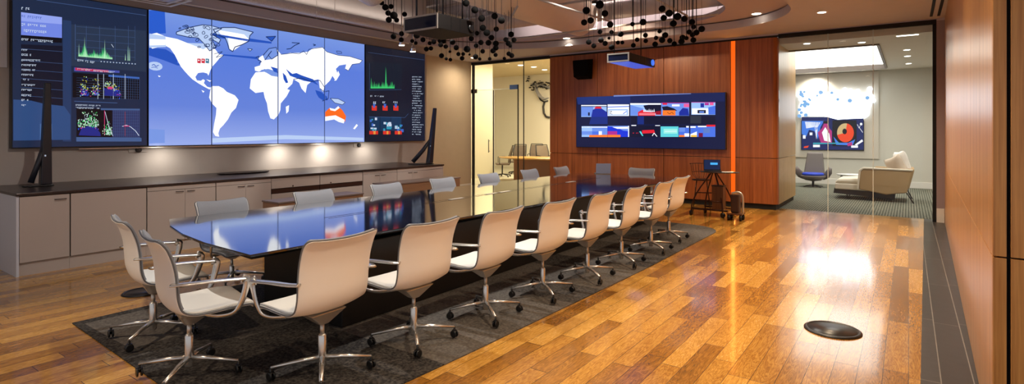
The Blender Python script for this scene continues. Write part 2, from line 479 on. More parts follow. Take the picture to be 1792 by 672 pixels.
for z0, z1 in ((.11, 1.02), (1.03, 3.43)):
    link('timber_corner_panel', corner_panel(z0, z1), M_veneer, wf)
    box_obj('timber_side_panel', (XB1-.028, YF+.126, z0), (XB1, YB1, z1), M_veneer_side, wf, bevel=.002)
box_obj('plinth', (XB0+.03, YF+.025, 0), (XB1-.04, YB1-.01, .11), M_gap, wf)
box_obj('top_reveal', (XB0, YF-.012, 3.432), (XB1+.005, YF+.05, 3.462), M_gap, wf)
# orange light slot
bm = nb(); box(bm, (SL0+.004, YF+.020, .11), (SL1-.004, YF+.0295, 3.43))
struct(link('trim_1', bm, glow('amber_strip', (244, 96, 12), 1.1)))
la = bpy.data.lights.new('slot_light', 'AREA'); la.shape = 'RECTANGLE'; la.size = .07; la.size_y = 3.2; la.energy = 5; la.color = (1, .34, .06)
lo = bpy.data.objects.new('slot_light', la); COL.objects.link(lo); lo.location = ((SL0+SL1)/2, YF+.016, 1.8); lo.rotation_euler = (-PI/2, 0, 0)

# ------------------------------------------------------------------ glazed openings
def opening(name, x0, x1, joints, label, ztop=3.43):
    e = empty(name); e['kind'] = 'structure'
    box_obj('frame', (x0, YF-.01, ztop-.02), (x1, YF+.09, ztop+.05), M_gap, e)
    box_obj('frame', (x1-.05 if x1 > 0 else x0, YF+.02, 0), (x1 if x1 > 0 else x0+.05, YF+.09, ztop-.021), M_gap, e)
    js = [x0]+joints+[x1]
    for a, b_ in zip(js[:-1], js[1:]):
        box_obj('pane', (a+.004, YF+.05, .005), (b_-.004, YF+.06, ztop), M_glass, e)
    return e
gx = lambda px: at_y(px, 100, YF+.055).x
opening('window_1', XB1+.005, .388, [gx(1449), gx(1528)], 'lounge')
for px in (1449, 1528):
    x = gx(px); struct(box_obj('trim_%d' % (2 if px == 1449 else 3), (x-.006, YF+.048, .0), (x+.006, YF+.062, 3.43), mat('glass_edge', (214, 226, 222), .2)))
w2 = opening('window_2', -9.94, XB0-.005, [gx(917)], 'meeting room')
box_obj('transom_rail', (gx(822), YF+.045, 2.70), (gx(907), YF+.065, 2.712), mat('glass_edge', (214, 226, 222), .2), w2)
# glass double door in the opening
dr = empty('door_1'); struct(dr)
for i, (a, b_) in enumerate(((825, 863.5), (865.5, 907))):
    lf = box_obj('door_leaf', (gx(a), YF+.03, .01), (gx(b_), YF+.04, 2.69), M_glass, dr)
M_hinge = mat('steel_patch', (70, 66, 66), .3, metal=.7)
box_obj('patch_fitting', (gx(822), YF+.02, 2.63), (gx(836), YF+.03, 2.74), M_hinge, dr)
box_obj('patch_fitting', (gx(893), YF+.02, 2.68), (gx(907), YF+.03, 2.80), mat('blue_patch', (90, 130, 200), .25, metal=.3), dr)
box_obj('meeting_edge', (gx(863.6), YF+.028, .01), (gx(865.2), YF+.042, 2.69), M_black, dr)
box_obj('meeting_edge', (gx(906.6), YF+.028, .01), (gx(908.2), YF+.042, 2.8), M_black, dr)
box_obj('meeting_edge', (gx(916.6), YF+.028, .01), (gx(917.8), YF+.042, 3.42), M_black, dr)
bm = nb(); zh0, zh1 = at_y(858, 267, YF).z, at_y(858, 244, YF).z; xh = gx(858.5)
tube(bm, [(xh, YF-.03, zh0), (xh, YF-.03, zh1)], .012); tube(bm, [(xh, YF-.03, zh0+.04), (xh, YF+.03, zh0+.04)], .008); tube(bm, [(xh, YF-.03, zh1-.04), (xh, YF+.03, zh1-.04)], .008)
link('pull_handle', bm, M_hinge, dr)

# ------------------------------------------------------------------ lounge room behind the right opening
YB = 18.9
struct(box_obj('wall_lounge_back', (-7, YB, 0), (3.5, YB+.1, 3.5), mat('lounge_paint', (206, 202, 190), .7, noise=.015, nscale=4)))
struct(box_obj('wall_lounge_right', (1.9, YF+.15, 0), (2.0, YB, 3.5), M_white))
struct(box_obj('baseboard_lounge', (-7, YB-.02, 0), (1.9, YB, .17), M_white, bevel=.005))
struct(box_obj('wall_lounge_left', (-7.1, YF+.15, 0), (-7.0, 20, 4.1), M_white))
# lounge ceiling with the light well cut out
LX0, LX1, LY0, LY1 = -3.9, -.47, 13.2, 18.2
bm = nb()
ZL = 3.3
for (a, b_, c, d) in ((-7, LX0, YF+.15, YB), (LX1, 1.9, YF+.15, YB), (LX0, LX1, YF+.15, LY0), (LX0, LX1, LY1, YB)):
    box(bm, (a, c, ZL), (b_, d, ZL+.12))
o = link('ceiling_lounge', bm, mat('lounge_ceiling_paint', (214, 204, 186), .75)); struct(o)
lb = empty('light_box', ((LX0+LX1)/2, (LY0+LY1)/2, ZL)); tag(lb, 'large glowing white rectangular light well in the lounge ceiling', 'ceiling light')
bm = nb(); box(bm, (LX0-lb.location.x, LY0-lb.location.y, .1), (LX1-lb.location.x, LY1-lb.location.y, .12)); link('diffuser', bm, glow('luminous_ceiling', (255, 250, 240), 3.4), lb)
bm = nb(); hx, hy = (LX1-LX0)/2, (LY1-LY0)/2
for (a, b_, c, d) in ((-hx, -hx+.05, -hy, hy), (hx-.05, hx, -hy, hy), (-hx+.05, hx-.05, -hy, -hy+.05), (-hx+.05, hx-.05, hy-.05, hy)):
    box(bm, (a, c, -.03), (b_, d, .095))
link('frame', bm, mat('grey_lamp_frame', (120, 110, 104), .5), lb)

LM = 2.6
def area(name, loc, rot, sx, sy, e, col=(1, 1, 1), spread=PI):
    l = bpy.data.lights.new(name, 'AREA'); l.shape = 'RECTANGLE'; l.size = sx; l.size_y = sy; l.energy = e; l.color = col; l.spread = spread
    o = bpy.data.objects.new(name, l); COL.objects.link(o); o.location = loc; o.rotation_euler = rot; return o
def spot(name, loc, target, e, col, ang=70, blend=.6, size=.05):
    l = bpy.data.lights.new(name, 'SPOT'); l.energy = e*LM; l.color = col; l.spot_size = math.radians(ang); l.spot_blend = blend; l.shadow_soft_size = size
    o = bpy.data.objects.new(name, l); COL.objects.link(o); o.location = loc
    d = Vector(target)-Vector(loc); o.rotation_euler = d.to_track_quat('-Z', 'Y').to_euler(); return o
WARM = (1, .82, .6); WARM2 = (1, .77, .52); NEUT = (1, .93, .84); COOL = (.72, .82, 1)
for (x_, y_) in ((.6, 13.6), (.6, 16.4), (-5.2, 14.6), (-2.2, 18.5)): spot('lounge_lamp', (x_, y_, 3.27), (x_-.3, y_+.8, 0), 105, NEUT, 130, 1., .1)

# meeting room behind the left opening
struct(box_obj('wall_meeting_back', (-16, 20, 0), (-7.1, 20.1, 4.1), mat('meeting_white', (236, 226, 200), .7)))
struct(box_obj('wall_meeting_left', (-11.9, YF+.3, 0), (-11.8, 15.4, 4.0), mat('meeting_beige', (216, 204, 172), .7)))
struct(box_obj('wall_meeting_end', (-16, YF+.15, 0), (-15.9, 20, 4.1), M_white))
struct(box_obj('ceiling_meeting', (-16, YF+.15, 4.0), (-7.1, 20, 4.1), mat('meeting_ceiling', (206, 186, 146), .75)))
area('meeting_lamp', (-9.8, 16.2, 3.95), (0, 0, 0), 2.4, 4.5, 480, (1, .88, .68))
# far-left pinboard
# ------------------------------------------------------------------ lounge things
def lounge_things():
    # wall display with picture
    Yd = YB-.08
    p0, p1 = at_y(1402, 262, Yd), at_y(1512, 210, Yd)
    t = empty('wall_display', ((p0.x+p1.x)/2, YB, (p0.z+p1.z)/2)); tag(t, 'bright blue wall display with a red disc picture above the grey lounge chair', 'television')
    off = t.location
    def bx_(name, lo, hi, m, bev=0): 
        o = box_obj(name, Vector(lo)-off, Vector(hi)-off, m, t, bevel=bev); return o
    bx_('housing', (p0.x, Yd, p0.z), (p1.x, YB-.001, p1.z), M_bezel)
    plane = lambda u, v, l: at_y(u, v, Yd-.002-.0012*l) - off
    P = Picture(plane, (1403, 200), (1511, 262))
    # crop coords: px = 1380 + x/4.2 ; py = 120 + y/4.2
    c = lambda pts: [(1380+x/4.2, 120+y/4.2) for x, y in pts]
    navy, white, blue = glow('sc_navy', (20, 34, 96), 1), glow('sc_white', (250, 252, 255), 1.1), glow('sc_blue', (70, 130, 235), 1)
    red, tan, blk, mag, teal = glow('sc_red', (238, 70, 30), 1.1), glow('sc_tan', (216, 186, 130), 1), glow('sc_black', (10, 12, 22), 1), glow('sc_magenta', (190, 50, 130), 1), glow('sc_teal', (60, 170, 190), 1)
    P.rect(1400, 205, 1515, 265, navy, 0)
    P.poly(c([(97, 385), (260, 385), (235, 430), (215, 520), (190, 460), (150, 450), (130, 500), (97, 480)]), blue)
    P.poly(c([(120, 390), (235, 395), (215, 430), (205, 520), (190, 430), (130, 440)]), white)
    P.poly(c([(215, 470), (245, 440), (262, 400), (290, 395), (300, 440), (318, 460), (318, 545), (240, 550), (225, 510)]), mag, 2)
    P.poly(c([(245, 470), (270, 430), (300, 480), (310, 540), (262, 530)]), white, 3)
    P.poly(c([(250, 388), (300, 385), (290, 405), (262, 405)]), blk, 3)
    P.poly(c([(322, 380), (500, 380), (500, 570), (322, 570)]), blk, 2)
    n = 26
    P.poly(c([(418+62*math.cos(2*PI*k/n), 472+70*math.sin(2*PI*k/n)) for k in range(n)]), red, 4)
    P.poly(c([(418, 472)]+[(418+62*math.cos(a), 472+70*math.sin(a)) for a in [PI+(.9*k/8)*PI/1.6 for k in range(-1, 9)]]), tan, 5)
    P.disc(*c([(412, 462)])[0], 4, 5, blk, 6)
    P.poly(c([(330, 500), (350, 560), (470, 565), (490, 520), (440, 545), (370, 545)]), blue, 3)
    P.poly(c([(430, 550), (465, 540), (470, 565), (435, 570)]), mag, 5)
    P.poly(c([(485, 560), (540, 520), (548, 535), (500, 565)]), white, 4)
    P.rect(*c([(180, 560)])[0], *c([(230, 578)])[0], white, 4); P.rect(*c([(460, 565)])[0], *c([(510, 582)])[0], white, 4)
    P.poly(c([(180, 545), (380, 545), (380, 552), (180, 556)]), teal, 4)
    P.line(c([(505, 410), (520, 440), (525, 420)]), .8, white, 4); P.line(c([(525, 440), (545, 470)]), .8, white, 4)
    P.disc(*c([(533, 408)])[0], 2.2, 2.4, white, 4); P.rect(*c([(105, 490)])[0], *c([(125, 515)])[0], white, 3); P.rect(*c([(155, 470)])[0], *c([(175, 490)])[0], white, 3)
    P.poly(c([(115, 572), (150, 566), (140, 582), (110, 584)]), red, 4)
    P.done('screen_picture', t)
    # backing panel
    q0, q1 = at_y(1396, 275, YB-.03), at_y(1538, 125, YB-.03)
    tag(box_obj('wall_panel', (-3.2, YB-.045, q0.z), (q1.x, YB-.001, 3.28), mat('panel_grey', (200, 192, 178), .6), bevel=.003), 'pale wall panel behind the bright lounge display', 'wall panel')
    # luminous cloud art
    t = empty('light_sculpture', (at_y(1457, 180, YB-.1).x, YB-.05, 2.4)); tag(t, 'glowing white cloud of round discs above the lounge display', 'light sculpture')
    off = t.location; wg = glow('cloud_white', (232, 242, 255), 4.4); bg = glow('cloud_blue', (130, 180, 235), 1.1)
    bm = nb(); rr = random.Random(4)
    pts = c([(66,205),(100,215),(130,200),(150,160),(172,145),(185,205),(205,245),(240,235),(275,190),(300,185),(330,215),(358,183),(385,215),(412,155),(420,185),(455,160),(465,190),(508,163),(530,195),(570,195),(597,150),(610,190),(620,240),(600,290),(590,345),(560,365),(440,370),(360,375),(260,350),(180,350),(120,345),(80,355),(72,280),(90,240)])
    poly = [at_y(u, v, YB-.12) for u, v in pts]
    tri = tessellate_polygon([[Vector((p.x, p.z, 0)) for p in poly]])
    for l, y in ((0, YB-.10), (1, YB-.046)):
        vs = [bm.verts.new(Vector((p.x, y, p.z))-off) for p in poly]
        for tt in tri:
            bm.faces.new([vs[k] for k in tt])
        if l == 0: fr = vs
        else:
            for i in range(len(vs)): bm.faces.new((fr[i], fr[(i+1) % len(vs)], vs[(i+1) % len(vs)], vs[i]))
    link('cloud_body', bm, wg, t)
    bm = nb()
    blobs = c([(172,145),(150,163),(168,178),(75,200),(130,205),(185,212),(240,232),(275,190),(300,185),(358,183),(412,155),(418,180),(455,160),(465,188),(508,163),(530,195),(575,195),(597,150),(612,205),(330,215),(385,210),(92,225),(208,190),(555,230),(620,235)])
    for i, (u, v) in enumerate(blobs):
        r = rr.uniform(3.0, 4.4); p = at_y(u, v, YB-.13)-off
        lathe(bm, [(r*.0165*.96, -.012), (r*.0165, 0), (r*.0165*.96, .012)], p, 18, M=Matrix.Rotation(PI/2, 3, 'X').to_4x4())
    link('disc_cluster', bm, wg, t)
    bm = nb()
    for i in range(26):
        u, v = rr.uniform(1397, 1420), rr.uniform(172, 205)
        if i > 15: u, v = rr.uniform(1400, 1525), rr.uniform(160, 178)
        p = at_y(u, v, YB-.145)-off; r = rr.uniform(.03, .06)
        lathe(bm, [(r, -.006), (r, .006)], p, 14, M=Matrix.Rotation(PI/2, 3, 'X').to_4x4())
    link('blue_discs', bm, bg, t)['label'] = 'pale blue glowing discs'
    
    # lounge chair grey
    L = at_z(1430, 322, 0)
    t = empty('lounge_chair', (L.x*.99, 17.75, 0)); tag(t, 'grey swivel lounge chair with a blue seat below the display', 'chair')
    g = mat('grey_leather', (104, 94, 90), .6)
    bm = nb()
    for s, (z0, z1, w0, w1, y0, y1) in enumerate((( .32, .95, .27, .2, .18, .36),)):
        v = [Vector(p) for p in ((-w0, y0, z0), (w0, y0, z0), (w1, y1, z1), (-w1, y1, z1))]
        a = [bm.verts.new(p) for p in v]; b_ = [bm.verts.new(p+Vector((0, .07, .02))) for p in v]
        bm.faces.new(a[::-1]); bm.faces.new(b_)
        for i in range(4): bm.faces.new((a[i], a[(i+1) % 4], b_[(i+1) % 4], b_[i]))
    link('backrest', bm, g, t, bevel=.03)
    bm = nb()   # bowl seat
    lathe(bm, [(.02, .16), (.2, .19), (.33, .3), (.3, .33), (.02, .3)], (0, 0, 0), 28); link('seat_shell', bm, g, t)
    bm = nb(); lathe(bm, [(.02, .33), (.27, .33), (.28, .37), (.25, .4), (.02, .4)], (0, -.02, 0), 24); link('seat_cushion', bm, mat('royal_blue_fabric', (30, 62, 190), .7), t)['label'] = 'blue seat cushion'
    for s in (-1, 1):
        bm = nb(); tube(bm, [(s*.22, .1, .28), (s*.33, .05, .34), (s*.4, -.02, .44), (s*.43, -.05, .55)], [.09, .1, .09, .05], 12, flat=(.5, 1)); link('arm_wing', bm, g, t)
    bm = nb(); lathe(bm, [(.03, .01), (.03, .2)], seg=12)
    for k in range(4):
        a = PI/4+k*PI/2; tube(bm, [(0, 0, .06), (.3*math.cos(a), .3*math.sin(a), .012)], .012)
    link('pedestal', bm, M_black, t)
    # coffee table
    t = empty('coffee_table', (-1.02, 16.6, 0)); tag(t, 'low white oval coffee table behind the chaise in the lounge', 'coffee table')
    bm = nb(); lathe(bm, [(.5, .44), (.53, .455), (.53, .475), (.02, .48)], seg=32, M=Matrix.Diagonal((.95, .6, 1, 1))); link('table_top', bm, mat('white_gloss', (236, 236, 232), .25), t)
    for sx in (-1, 1):
        for sy in (-1, 1):
            bm = nb(); tube(bm, [(sx*.42, sy*.16, 0), (sx*.38, sy*.14, .445)], .014); link('leg', bm, M_black, t)
    # chaise
    t = empty('chaise_sofa', (-.55, 14.9, 0)); tag(t, 'cream and tan chaise sofa on thin dark legs in the lounge', 'sofa')
    tan, cream, dark = mat('tan_upholstery', (176, 146, 104), .75, noise=.05, nscale=4), mat('cream_upholstery', (232, 222, 204), .8), mat('navy_underside', (34, 34, 46), .7)
    # side panel facing the room
    def slab(name, pts, y0, y1, m, bev=.02):
        bm = nb(); a = [bm.verts.new((x, y0, z)) for x, z in pts]; b_ = [bm.verts.new((x, y1, z)) for x, z in pts]
        bm.faces.new(a[::-1]); bm.faces.new(b_)
        for i in range(len(pts)): bm.faces.new((a[i], a[(i+1) % len(pts)], b_[(i+1) % len(pts)], b_[i]))
        return link(name, bm, m, t, bevel=bev)
    slab('side_panel', [(-.36, .25), (.14, .16), (.52, .22), (.62, .71), (-.28, .73), (-.36, .62)], -.06, .0, tan)
    slab('arm_rim', [(-.37, .69), (-.29, .755), (.63, .735), (.62, .70), (-.28, .715), (-.335, .66), (-.37, .25), (-.41, .25)], -.075, .02, cream, .01)
    slab('side_panel', [(-.2, .3), (.52, .22), (.62, .71), (-.1, .73)], 1.0, 1.06, tan)
    slab('seat_base', [(-.85, .23), (.5, .2), (.5, .36), (-.84, .36)], -.0, 1.0, cream)
    slab('seat_cushion', [(-.86, .36), (.42, .36), (.42, .5), (-.3, .5), (-.8, .46)], .02, .98, cream, .05)
    slab('backrest', [(.42, .3), (.56, .3), (.66, .74), (.52, .74)], .0, 1.0, tan, .03)
    slab('underside', [(-.88, .13), (.3, .05), (.3, .2), (-.86, .26)], .03, .97, dark, .01)
    for (x0, x1, y) in ((-.62, -.6, .1), (.25, .23, .05), (.52, .64, -.03), (-.6, -.62, .95), (.52, .62, .98)):
        bm = nb(); tube(bm, [(x0, y, .22), (x1, y, .0)], .014, 8); link('leg', bm, M_black, t)
    def cushion(name, loc, rot, s, m, lab):
        bm = nb(); n = 12
        vs = {}
        for sd in (1, -1):
            for i in range(n+1):
                for j in range(n+1):
                    u, v = i/n*2-1, j/n*2-1
                    th = .5*s*.35*((1-u**4)*(1-v**4))**.5
                    k = (i, j) if (i in (0, n) or j in (0, n)) else (i, j, sd)
                    if k not in vs:
                        pin = 1-.08*(1-abs(u*v))
                        vs[k] = bm.verts.new((u*s/2*pin, sd*th, v*s/2*pin))
            for i in range(n):
                for j in range(n):
                    kk = [(a, b_) if (a in (0, n) or b_ in (0, n)) else (a, b_, sd) for a, b_ in ((i, j), (i+1, j), (i+1, j+1), (i, j+1))]
                    bm.faces.new([vs[q] for q in kk])
        o = link(name, bm, m, None, smooth=True); o.location = loc; o.rotation_euler = rot
        return tag(o, lab, 'cushion', 'cushions on the chaise')
    cushion('throw_cushion', (-.22, 15.08, .77), (.3, -.35, -.9), .48, mat('beige_fabric', (206, 188, 168), .85), 'beige cushion leaning at the front of the chaise')
    cushion('throw_cushion', (-.12, 15.35, .86), (.25, -.1, -1.2), .52, mat('white_fabric', (236, 230, 222), .85), 'white cushion behind the beige one, tallest on the chaise')
    cushion('throw_cushion', (-.09, 15.75, .8), (.1, .1, -1.4), .46, mat('grey_stripe_fabric', (186, 180, 172), .85, noise=.3, nscale=10, stretch=(1, 1, .05)), 'grey patterned cushion against the back of the chaise')
    # small lounge ceiling lamps
    for i, (u, v, lab) in enumerate(((1412, 76, 'small lamp in lounge ceiling left of the light well'), (1508, 74, 'small lamp in lounge ceiling in front of the light well'), (1588, 61, 'rectangular slot lamp in lounge ceiling near the window frame'), (1587, 87, 'first of the row of small lamps beyond the slot lamp'), (1588, 98, 'second of the row of small lamps beyond the slot lamp'), (1590, 111, 'third of the row of small lamps beyond the slot lamp'))):
        p = at_z(u, v, ZL)
        w, d = (.16, .05) if i == 2 else (.06, .06)
        t = empty('downlight', (p.x, p.y, ZL)); tag(t, lab, 'ceiling light', 'lamps in the lounge ceiling')
        bm = nb()
        if i == 2: box(bm, (-w, -d, -.012), (w, d, -.001))
        else: lathe(bm, [(w, -.01), (w, -.001)])
        link('lens', bm, M_lampdim, t)
        bm = nb()
        if i == 2: box(bm, (-w-.02, -d-.02, -.008), (w+.02, -d-.001, -.0005)); box(bm, (-w-.02, d+.001, -.008), (w+.02, d+.02, -.0005))
        else: lathe(bm, [(w+.02, -.004), (w+.02, -.0005)])
        link('trim_ring', bm, M_white, t)
lounge_things()

# ------------------------------------------------------------------ meeting room things
def meeting_things():
    ymid = 15.0
    t = empty('meeting_table', (-9.44, 14.8, 0)); tag(t, 'long light wood table in the room behind the glass door', 'table')
    bm = nb(); lathe(bm, [(.9, .70), (.97, .72), (.97, .745), (.02, .75)], seg=40, M=Matrix.Diagonal((1.6, .75, 1, 1))); link('table_top', bm, mat('golden_wood_gloss', (206, 156, 82), .2), t)
    bm = nb(); box(bm, (-.9, -.2, 0), (.9, .2, .7)); link('table_base', bm, mat('brown_wood_base', (140, 86, 40), .5), t, bevel=.01)
    fab = mat('taupe_mesh', (112, 96, 78), .8, noise=.15, nscale=60)
    def chair():
        t = empty('meeting_chair')
        bm = nb()
        vs = []
        for y in (0, .025):
            for (x, z, yy) in ((-.22, .5, 0), (.22, .5, 0), (.24, .8, -.05), (.21, 1.05, -.14), (-.21, 1.05, -.14), (-.24, .8, -.05)): vs.append(bm.verts.new((x, yy-.24+y, z)))
        bm.faces.new(vs[:6]); bm.faces.new(vs[6:][::-1])
        for i in range(6): bm.faces.new((vs[i], vs[(i+1) % 6], vs[6+(i+1) % 6], vs[6+i]))
        link('backrest', bm, fab, t)
        for s in (-1, 1):
            bm = nb(); tube(bm, [(s*.22, -.2, .42), (s*.245, -.25, .5), (s*.26, -.29, .8), (s*.23, -.38, 1.08)], .016, 8); link('back_post', bm, M_black, t)
            bm = nb(); tube(bm, [(s*.25, -.24, .68), (s*.27, -.1, .7), (s*.27, .12, .68), (s*.25, .12, .45)], .014, 8); link('arm', bm, M_black, t)
        bm = nb(); tube(bm, [(-.23, -.38, 1.08), (.23, -.38, 1.08)], .014, 8); link('top_rail', bm, M_black, t)
        bm = nb(); box(bm, (-.24, -.22, .42), (.24, .22, .48)); link('seat', bm, fab, t, bevel=.02)
        bm = nb(); lathe(bm, [(.025, .08), (.025, .42)], seg=10)
        for k in range(5):
            a = k*2*PI/5; tube(bm, [(0, 0, .11), (.3*math.cos(a), .3*math.sin(a), .06)], .016, 8); sphere(bm, (.3*math.cos(a), .3*math.sin(a), .031), .03, u=8, v=6)
        link('base', bm, M_black, t)
        return t
    ch = chair()
    spots = [(at_d(879, 0, 19.2), 2.3, 'taupe office chair nearest the glass door leaf'), (at_d(904, 0, 20.6), 3.35, 'taupe high back chair second from the glass door'),
             (at_d(936, 0, 21.6), 3.5, 'small taupe chair at the far side of the meeting table'), (at_d(956, 0, 20.0), 4.2, 'taupe chair half hidden by the timber wall edge')]
    for i, (p, rz, lab) in enumerate(spots):
        c = ch if i == 0 else copy_tree(ch)
        c.location = (p.x, min(p.y, 19.4), 0); c.rotation_euler = (0, 0, rz)
        tag(c, lab, 'chair', 'chairs in the meeting room')
    # wall art: grey abstract branching relief
    t = empty('wall_art', (at_y(940, 170, 20).x, 19.98, 2.4)); tag(t, 'grey and black branching wall art in the room behind the glass door', 'wall art')
    off = t.location; rr = random.Random(5)
    bm = nb(); bg = nb()
    c = lambda x, y: (800+x/2.8, 80+y/2.8)
    path = [(340, 165), (350, 190), (372, 200), (385, 190), (400, 190), (420, 192), (440, 195), (455, 200)]
    tube(bg, [at_y(*c(x, y), 19.95)-off for x, y in [(385, 195), (395, 225), (410, 250), (430, 262), (448, 255)]], [.06, .18, .25, .2, .1], 10, flat=(1, .15))
    tube(bg, [at_y(*c(x, y), 19.96)-off for x, y in [(360, 185), (400, 190), (440, 200), (456, 210)]], [.05, .14, .16, .1], 10, flat=(1, .15))
    for k in range(70):
        x, y = rr.choice(path); p = at_y(*c(x+rr.uniform(-14, 14), y+rr.uniform(-18, 18)), 19.92)-off
        sphere(bm, p, rr.uniform(.03, .065), .5, 7, 5)
    tube(bm, [at_y(*c(x, y), 19.95)-off for x, y in [(395, 240), (408, 265), (425, 275), (445, 270)]], .03, 8)
    tube(bm, [at_y(*c(x, y), 19.95)-off for x, y in [(428, 275), (422, 300), (425, 330), (436, 348), (452, 352)]], .045, 8)
    link('branches', bm, mat('black_enamel', (24, 22, 24), .4), t); link('grey_body', bg, mat('grey_enamel', (150, 148, 150), .4), t)
    for i, (u, v, lab) in enumerate(((934, 117, 'bright round lamp in the meeting room ceiling, nearer one'), (953, 122, 'small round lamp in the meeting room ceiling by the timber wall'), (911, 114, 'faint round lamp in the meeting room ceiling near the door glass'))):
        p = at_z(u, v, 4.0); p.y = min(p.y, 19.2)
        t = empty('downlight', (p.x, p.y, 4.0)); tag(t, lab, 'ceiling light', 'lamps in the meeting room ceiling')
        bm = nb(); lathe(bm, [(.1, -.012), (.1, -.001)]); link('lens', bm, M_lampdim, t)
        bm = nb(); lathe(bm, [(.13, -.005), (.13, -.0005)]); link('trim_ring', bm, M_white, t)
meeting_things()

# ================================================================== VIDEO WALL
XS = XL+.10
ZT, ZB = 3.335, 1.345
def yw(px): return at_x(px, 100, XS).y
cr2 = lambda pts: [(250+x/2.488, x and y/2.488) for x, y in pts]
def toYZ(pts):
    out = []
    for x, y in pts:
        p = at_x(250+x/2.488, y/2.488, XS); out.append((p.y, p.z))
    return out
def display(name, px0, px1, label, cat, group, bgmat, bez=.012):
    y0, y1 = yw(px0), yw(px1)
    t = empty(name, (XL, (y0+y1)/2, ZB)); tag(t, label, cat, group)
    off = t.location
    bm = nb(); box(bm, Vector((XL+.002, y0, ZB))-off, Vector((XS-.006, y1, ZT))-off); link('housing', bm, M_bezel, t, bevel=.004)
    bm = nb(); box(bm, Vector((XS-.006, y0+bez, ZB+bez))-off, Vector((XS, y1-bez, ZT-bez))-off); link('screen', bm, bgmat, t)
    plane = lambda u, v, l: Vector((XS+.0012*l+.0008, u, v)) - off
    return t, Picture(plane, (y0+bez, ZB+bez), (y1-bez, ZT-bez))

def map_bg():
    """lit map background: blue that varies softly over the panels"""
    m = bpy.data.materials.new('map_blue'); m.use_nodes = True
    nt = m.node_tree; b = nt.nodes['Principled BSDF']; L = nt.links.new
    b.inputs['Base Color'].default_value = (.01, .01, .012, 1); b.inputs['Roughness'].default_value = .3
    tc = N(nt, 'ShaderNodeTexCoord'); sp = N(nt, 'ShaderNodeSeparateXYZ'); L(tc.outputs['Generated'], sp.inputs[0])
    cr = N(nt, 'ShaderNodeValToRGB'); e = cr.color_ramp
    e.elements[0].position = 0; e.elements[0].color = lin((150, 172, 236)); e.elements[1].position = 1; e.elements[1].color = lin((118, 150, 226))
    a = e.elements.new(.3); a.color = lin((98, 130, 218)); a = e.elements.new(.7); a.color = lin((88, 124, 220))
    L(sp.outputs[2], cr.inputs[0]); L(cr.outputs[0], b.inputs['Emission Color']); b.inputs['Emission Strength'].default_value = 1.0
    return m
M_map = map_bg()
gw, gl, gd, gdd = glow('map_white', (250, 252, 255), 1.15), glow('map_pale', (186, 208, 246), 1.), glow('map_deep', (38, 84, 190), 1.), glow('map_outline', (22, 44, 96), 1.)
go, gmid = glow('map_orange', (244, 104, 30), 1.1), glow('map_mid', (120, 152, 228), 1.)
LAND = [
 [(28,150),(60,143),(100,160),(150,170),(200,190),(240,205),(262,215),(300,195),(330,235),(352,240),(330,258),(318,272),(300,292),(292,310),(285,330),(280,320),(262,315),(240,318),(228,335),(235,350),(252,352),(262,345),(270,350),(265,362),(280,378),(297,382),(290,390),(262,375),(240,362),(215,345),(195,325),(180,308),(165,290),(150,262),(138,238),(118,210),(100,200),(70,205),(40,212),(28,200)],
 [(298,375),(330,375),(350,385),(365,400),(400,415),(416,435),(405,470),(385,490),(370,520),(350,545),(335,560),(328,580),(332,595),(315,592),(305,575),(310,540),(318,500),(320,470),(300,450),(288,425),(292,400)],
 [(470,345),(490,315),(530,312),(560,330),(590,335),(605,345),(618,385),(640,392),(625,420),(600,450),(598,480),(590,500),(570,520),(555,515),(545,485),(540,450),(530,425),(525,400),(490,405),(465,385)],
 [(622,465),(636,458),(634,485),(624,495)],
 [(486,292),(510,285),(515,265),(500,255),(530,235),(555,212),(575,205),(600,235),(620,235),(640,230),(680,230),(720,225),(740,210),(780,205),(800,225),(850,240),(900,245),(955,262),(945,275),(910,280),(893,308),(880,300),(885,280),(855,285),(840,300),(850,330),(835,345),(825,330),(815,350),(790,375),(785,400),(770,385),(765,345),(740,350),(715,370),(708,405),(690,385),(680,360),(655,345),(650,365),(625,390),(610,375),(590,335),(575,330),(560,320),(545,310),(530,300),(505,312),(488,308)],
 [(850,308),(857,325),(842,350),(833,352)],
 [(915,560),(930,540),(936,546),(922,563)],
 [(65,328),(78,332),(70,336)], [(255,392),(268,398),(262,404)], [(275,345),(298,352),(290,356)],
]
ARCH = [(145,140),(200,120),(260,108),(298,112),(342,125),(300,150),(338,172),(330,188),(300,172),(316,205),(290,222),(265,190),(240,165),(200,162),(145,150)]
GREEN = [(305,128),(350,120),(400,120),(440,130),(480,140),(465,155),(460,180),(430,195),(400,205),(390,225),(375,215),(368,190),(358,165),(320,150)]
labels = ['map display panel showing North America', 'map display panel showing Greenland and South America', 'map display panel showing Africa and Europe', 'map display panel showing East Asia and Australia']
spans = [(260, 370.3), (370.9, 486.2), (486.8, 567.8), (568.4, 638)]
labels = ['blue map screen panel at the left, showing white North America', 'blue map screen panel showing Greenland and white South America', 'blue map screen panel showing Europe and white Africa', 'rightmost blue map screen panel with an orange island']
spans = [(260, 370.3), (370.9, 486.2), (486.8, 567.8), (568.4, 638)]
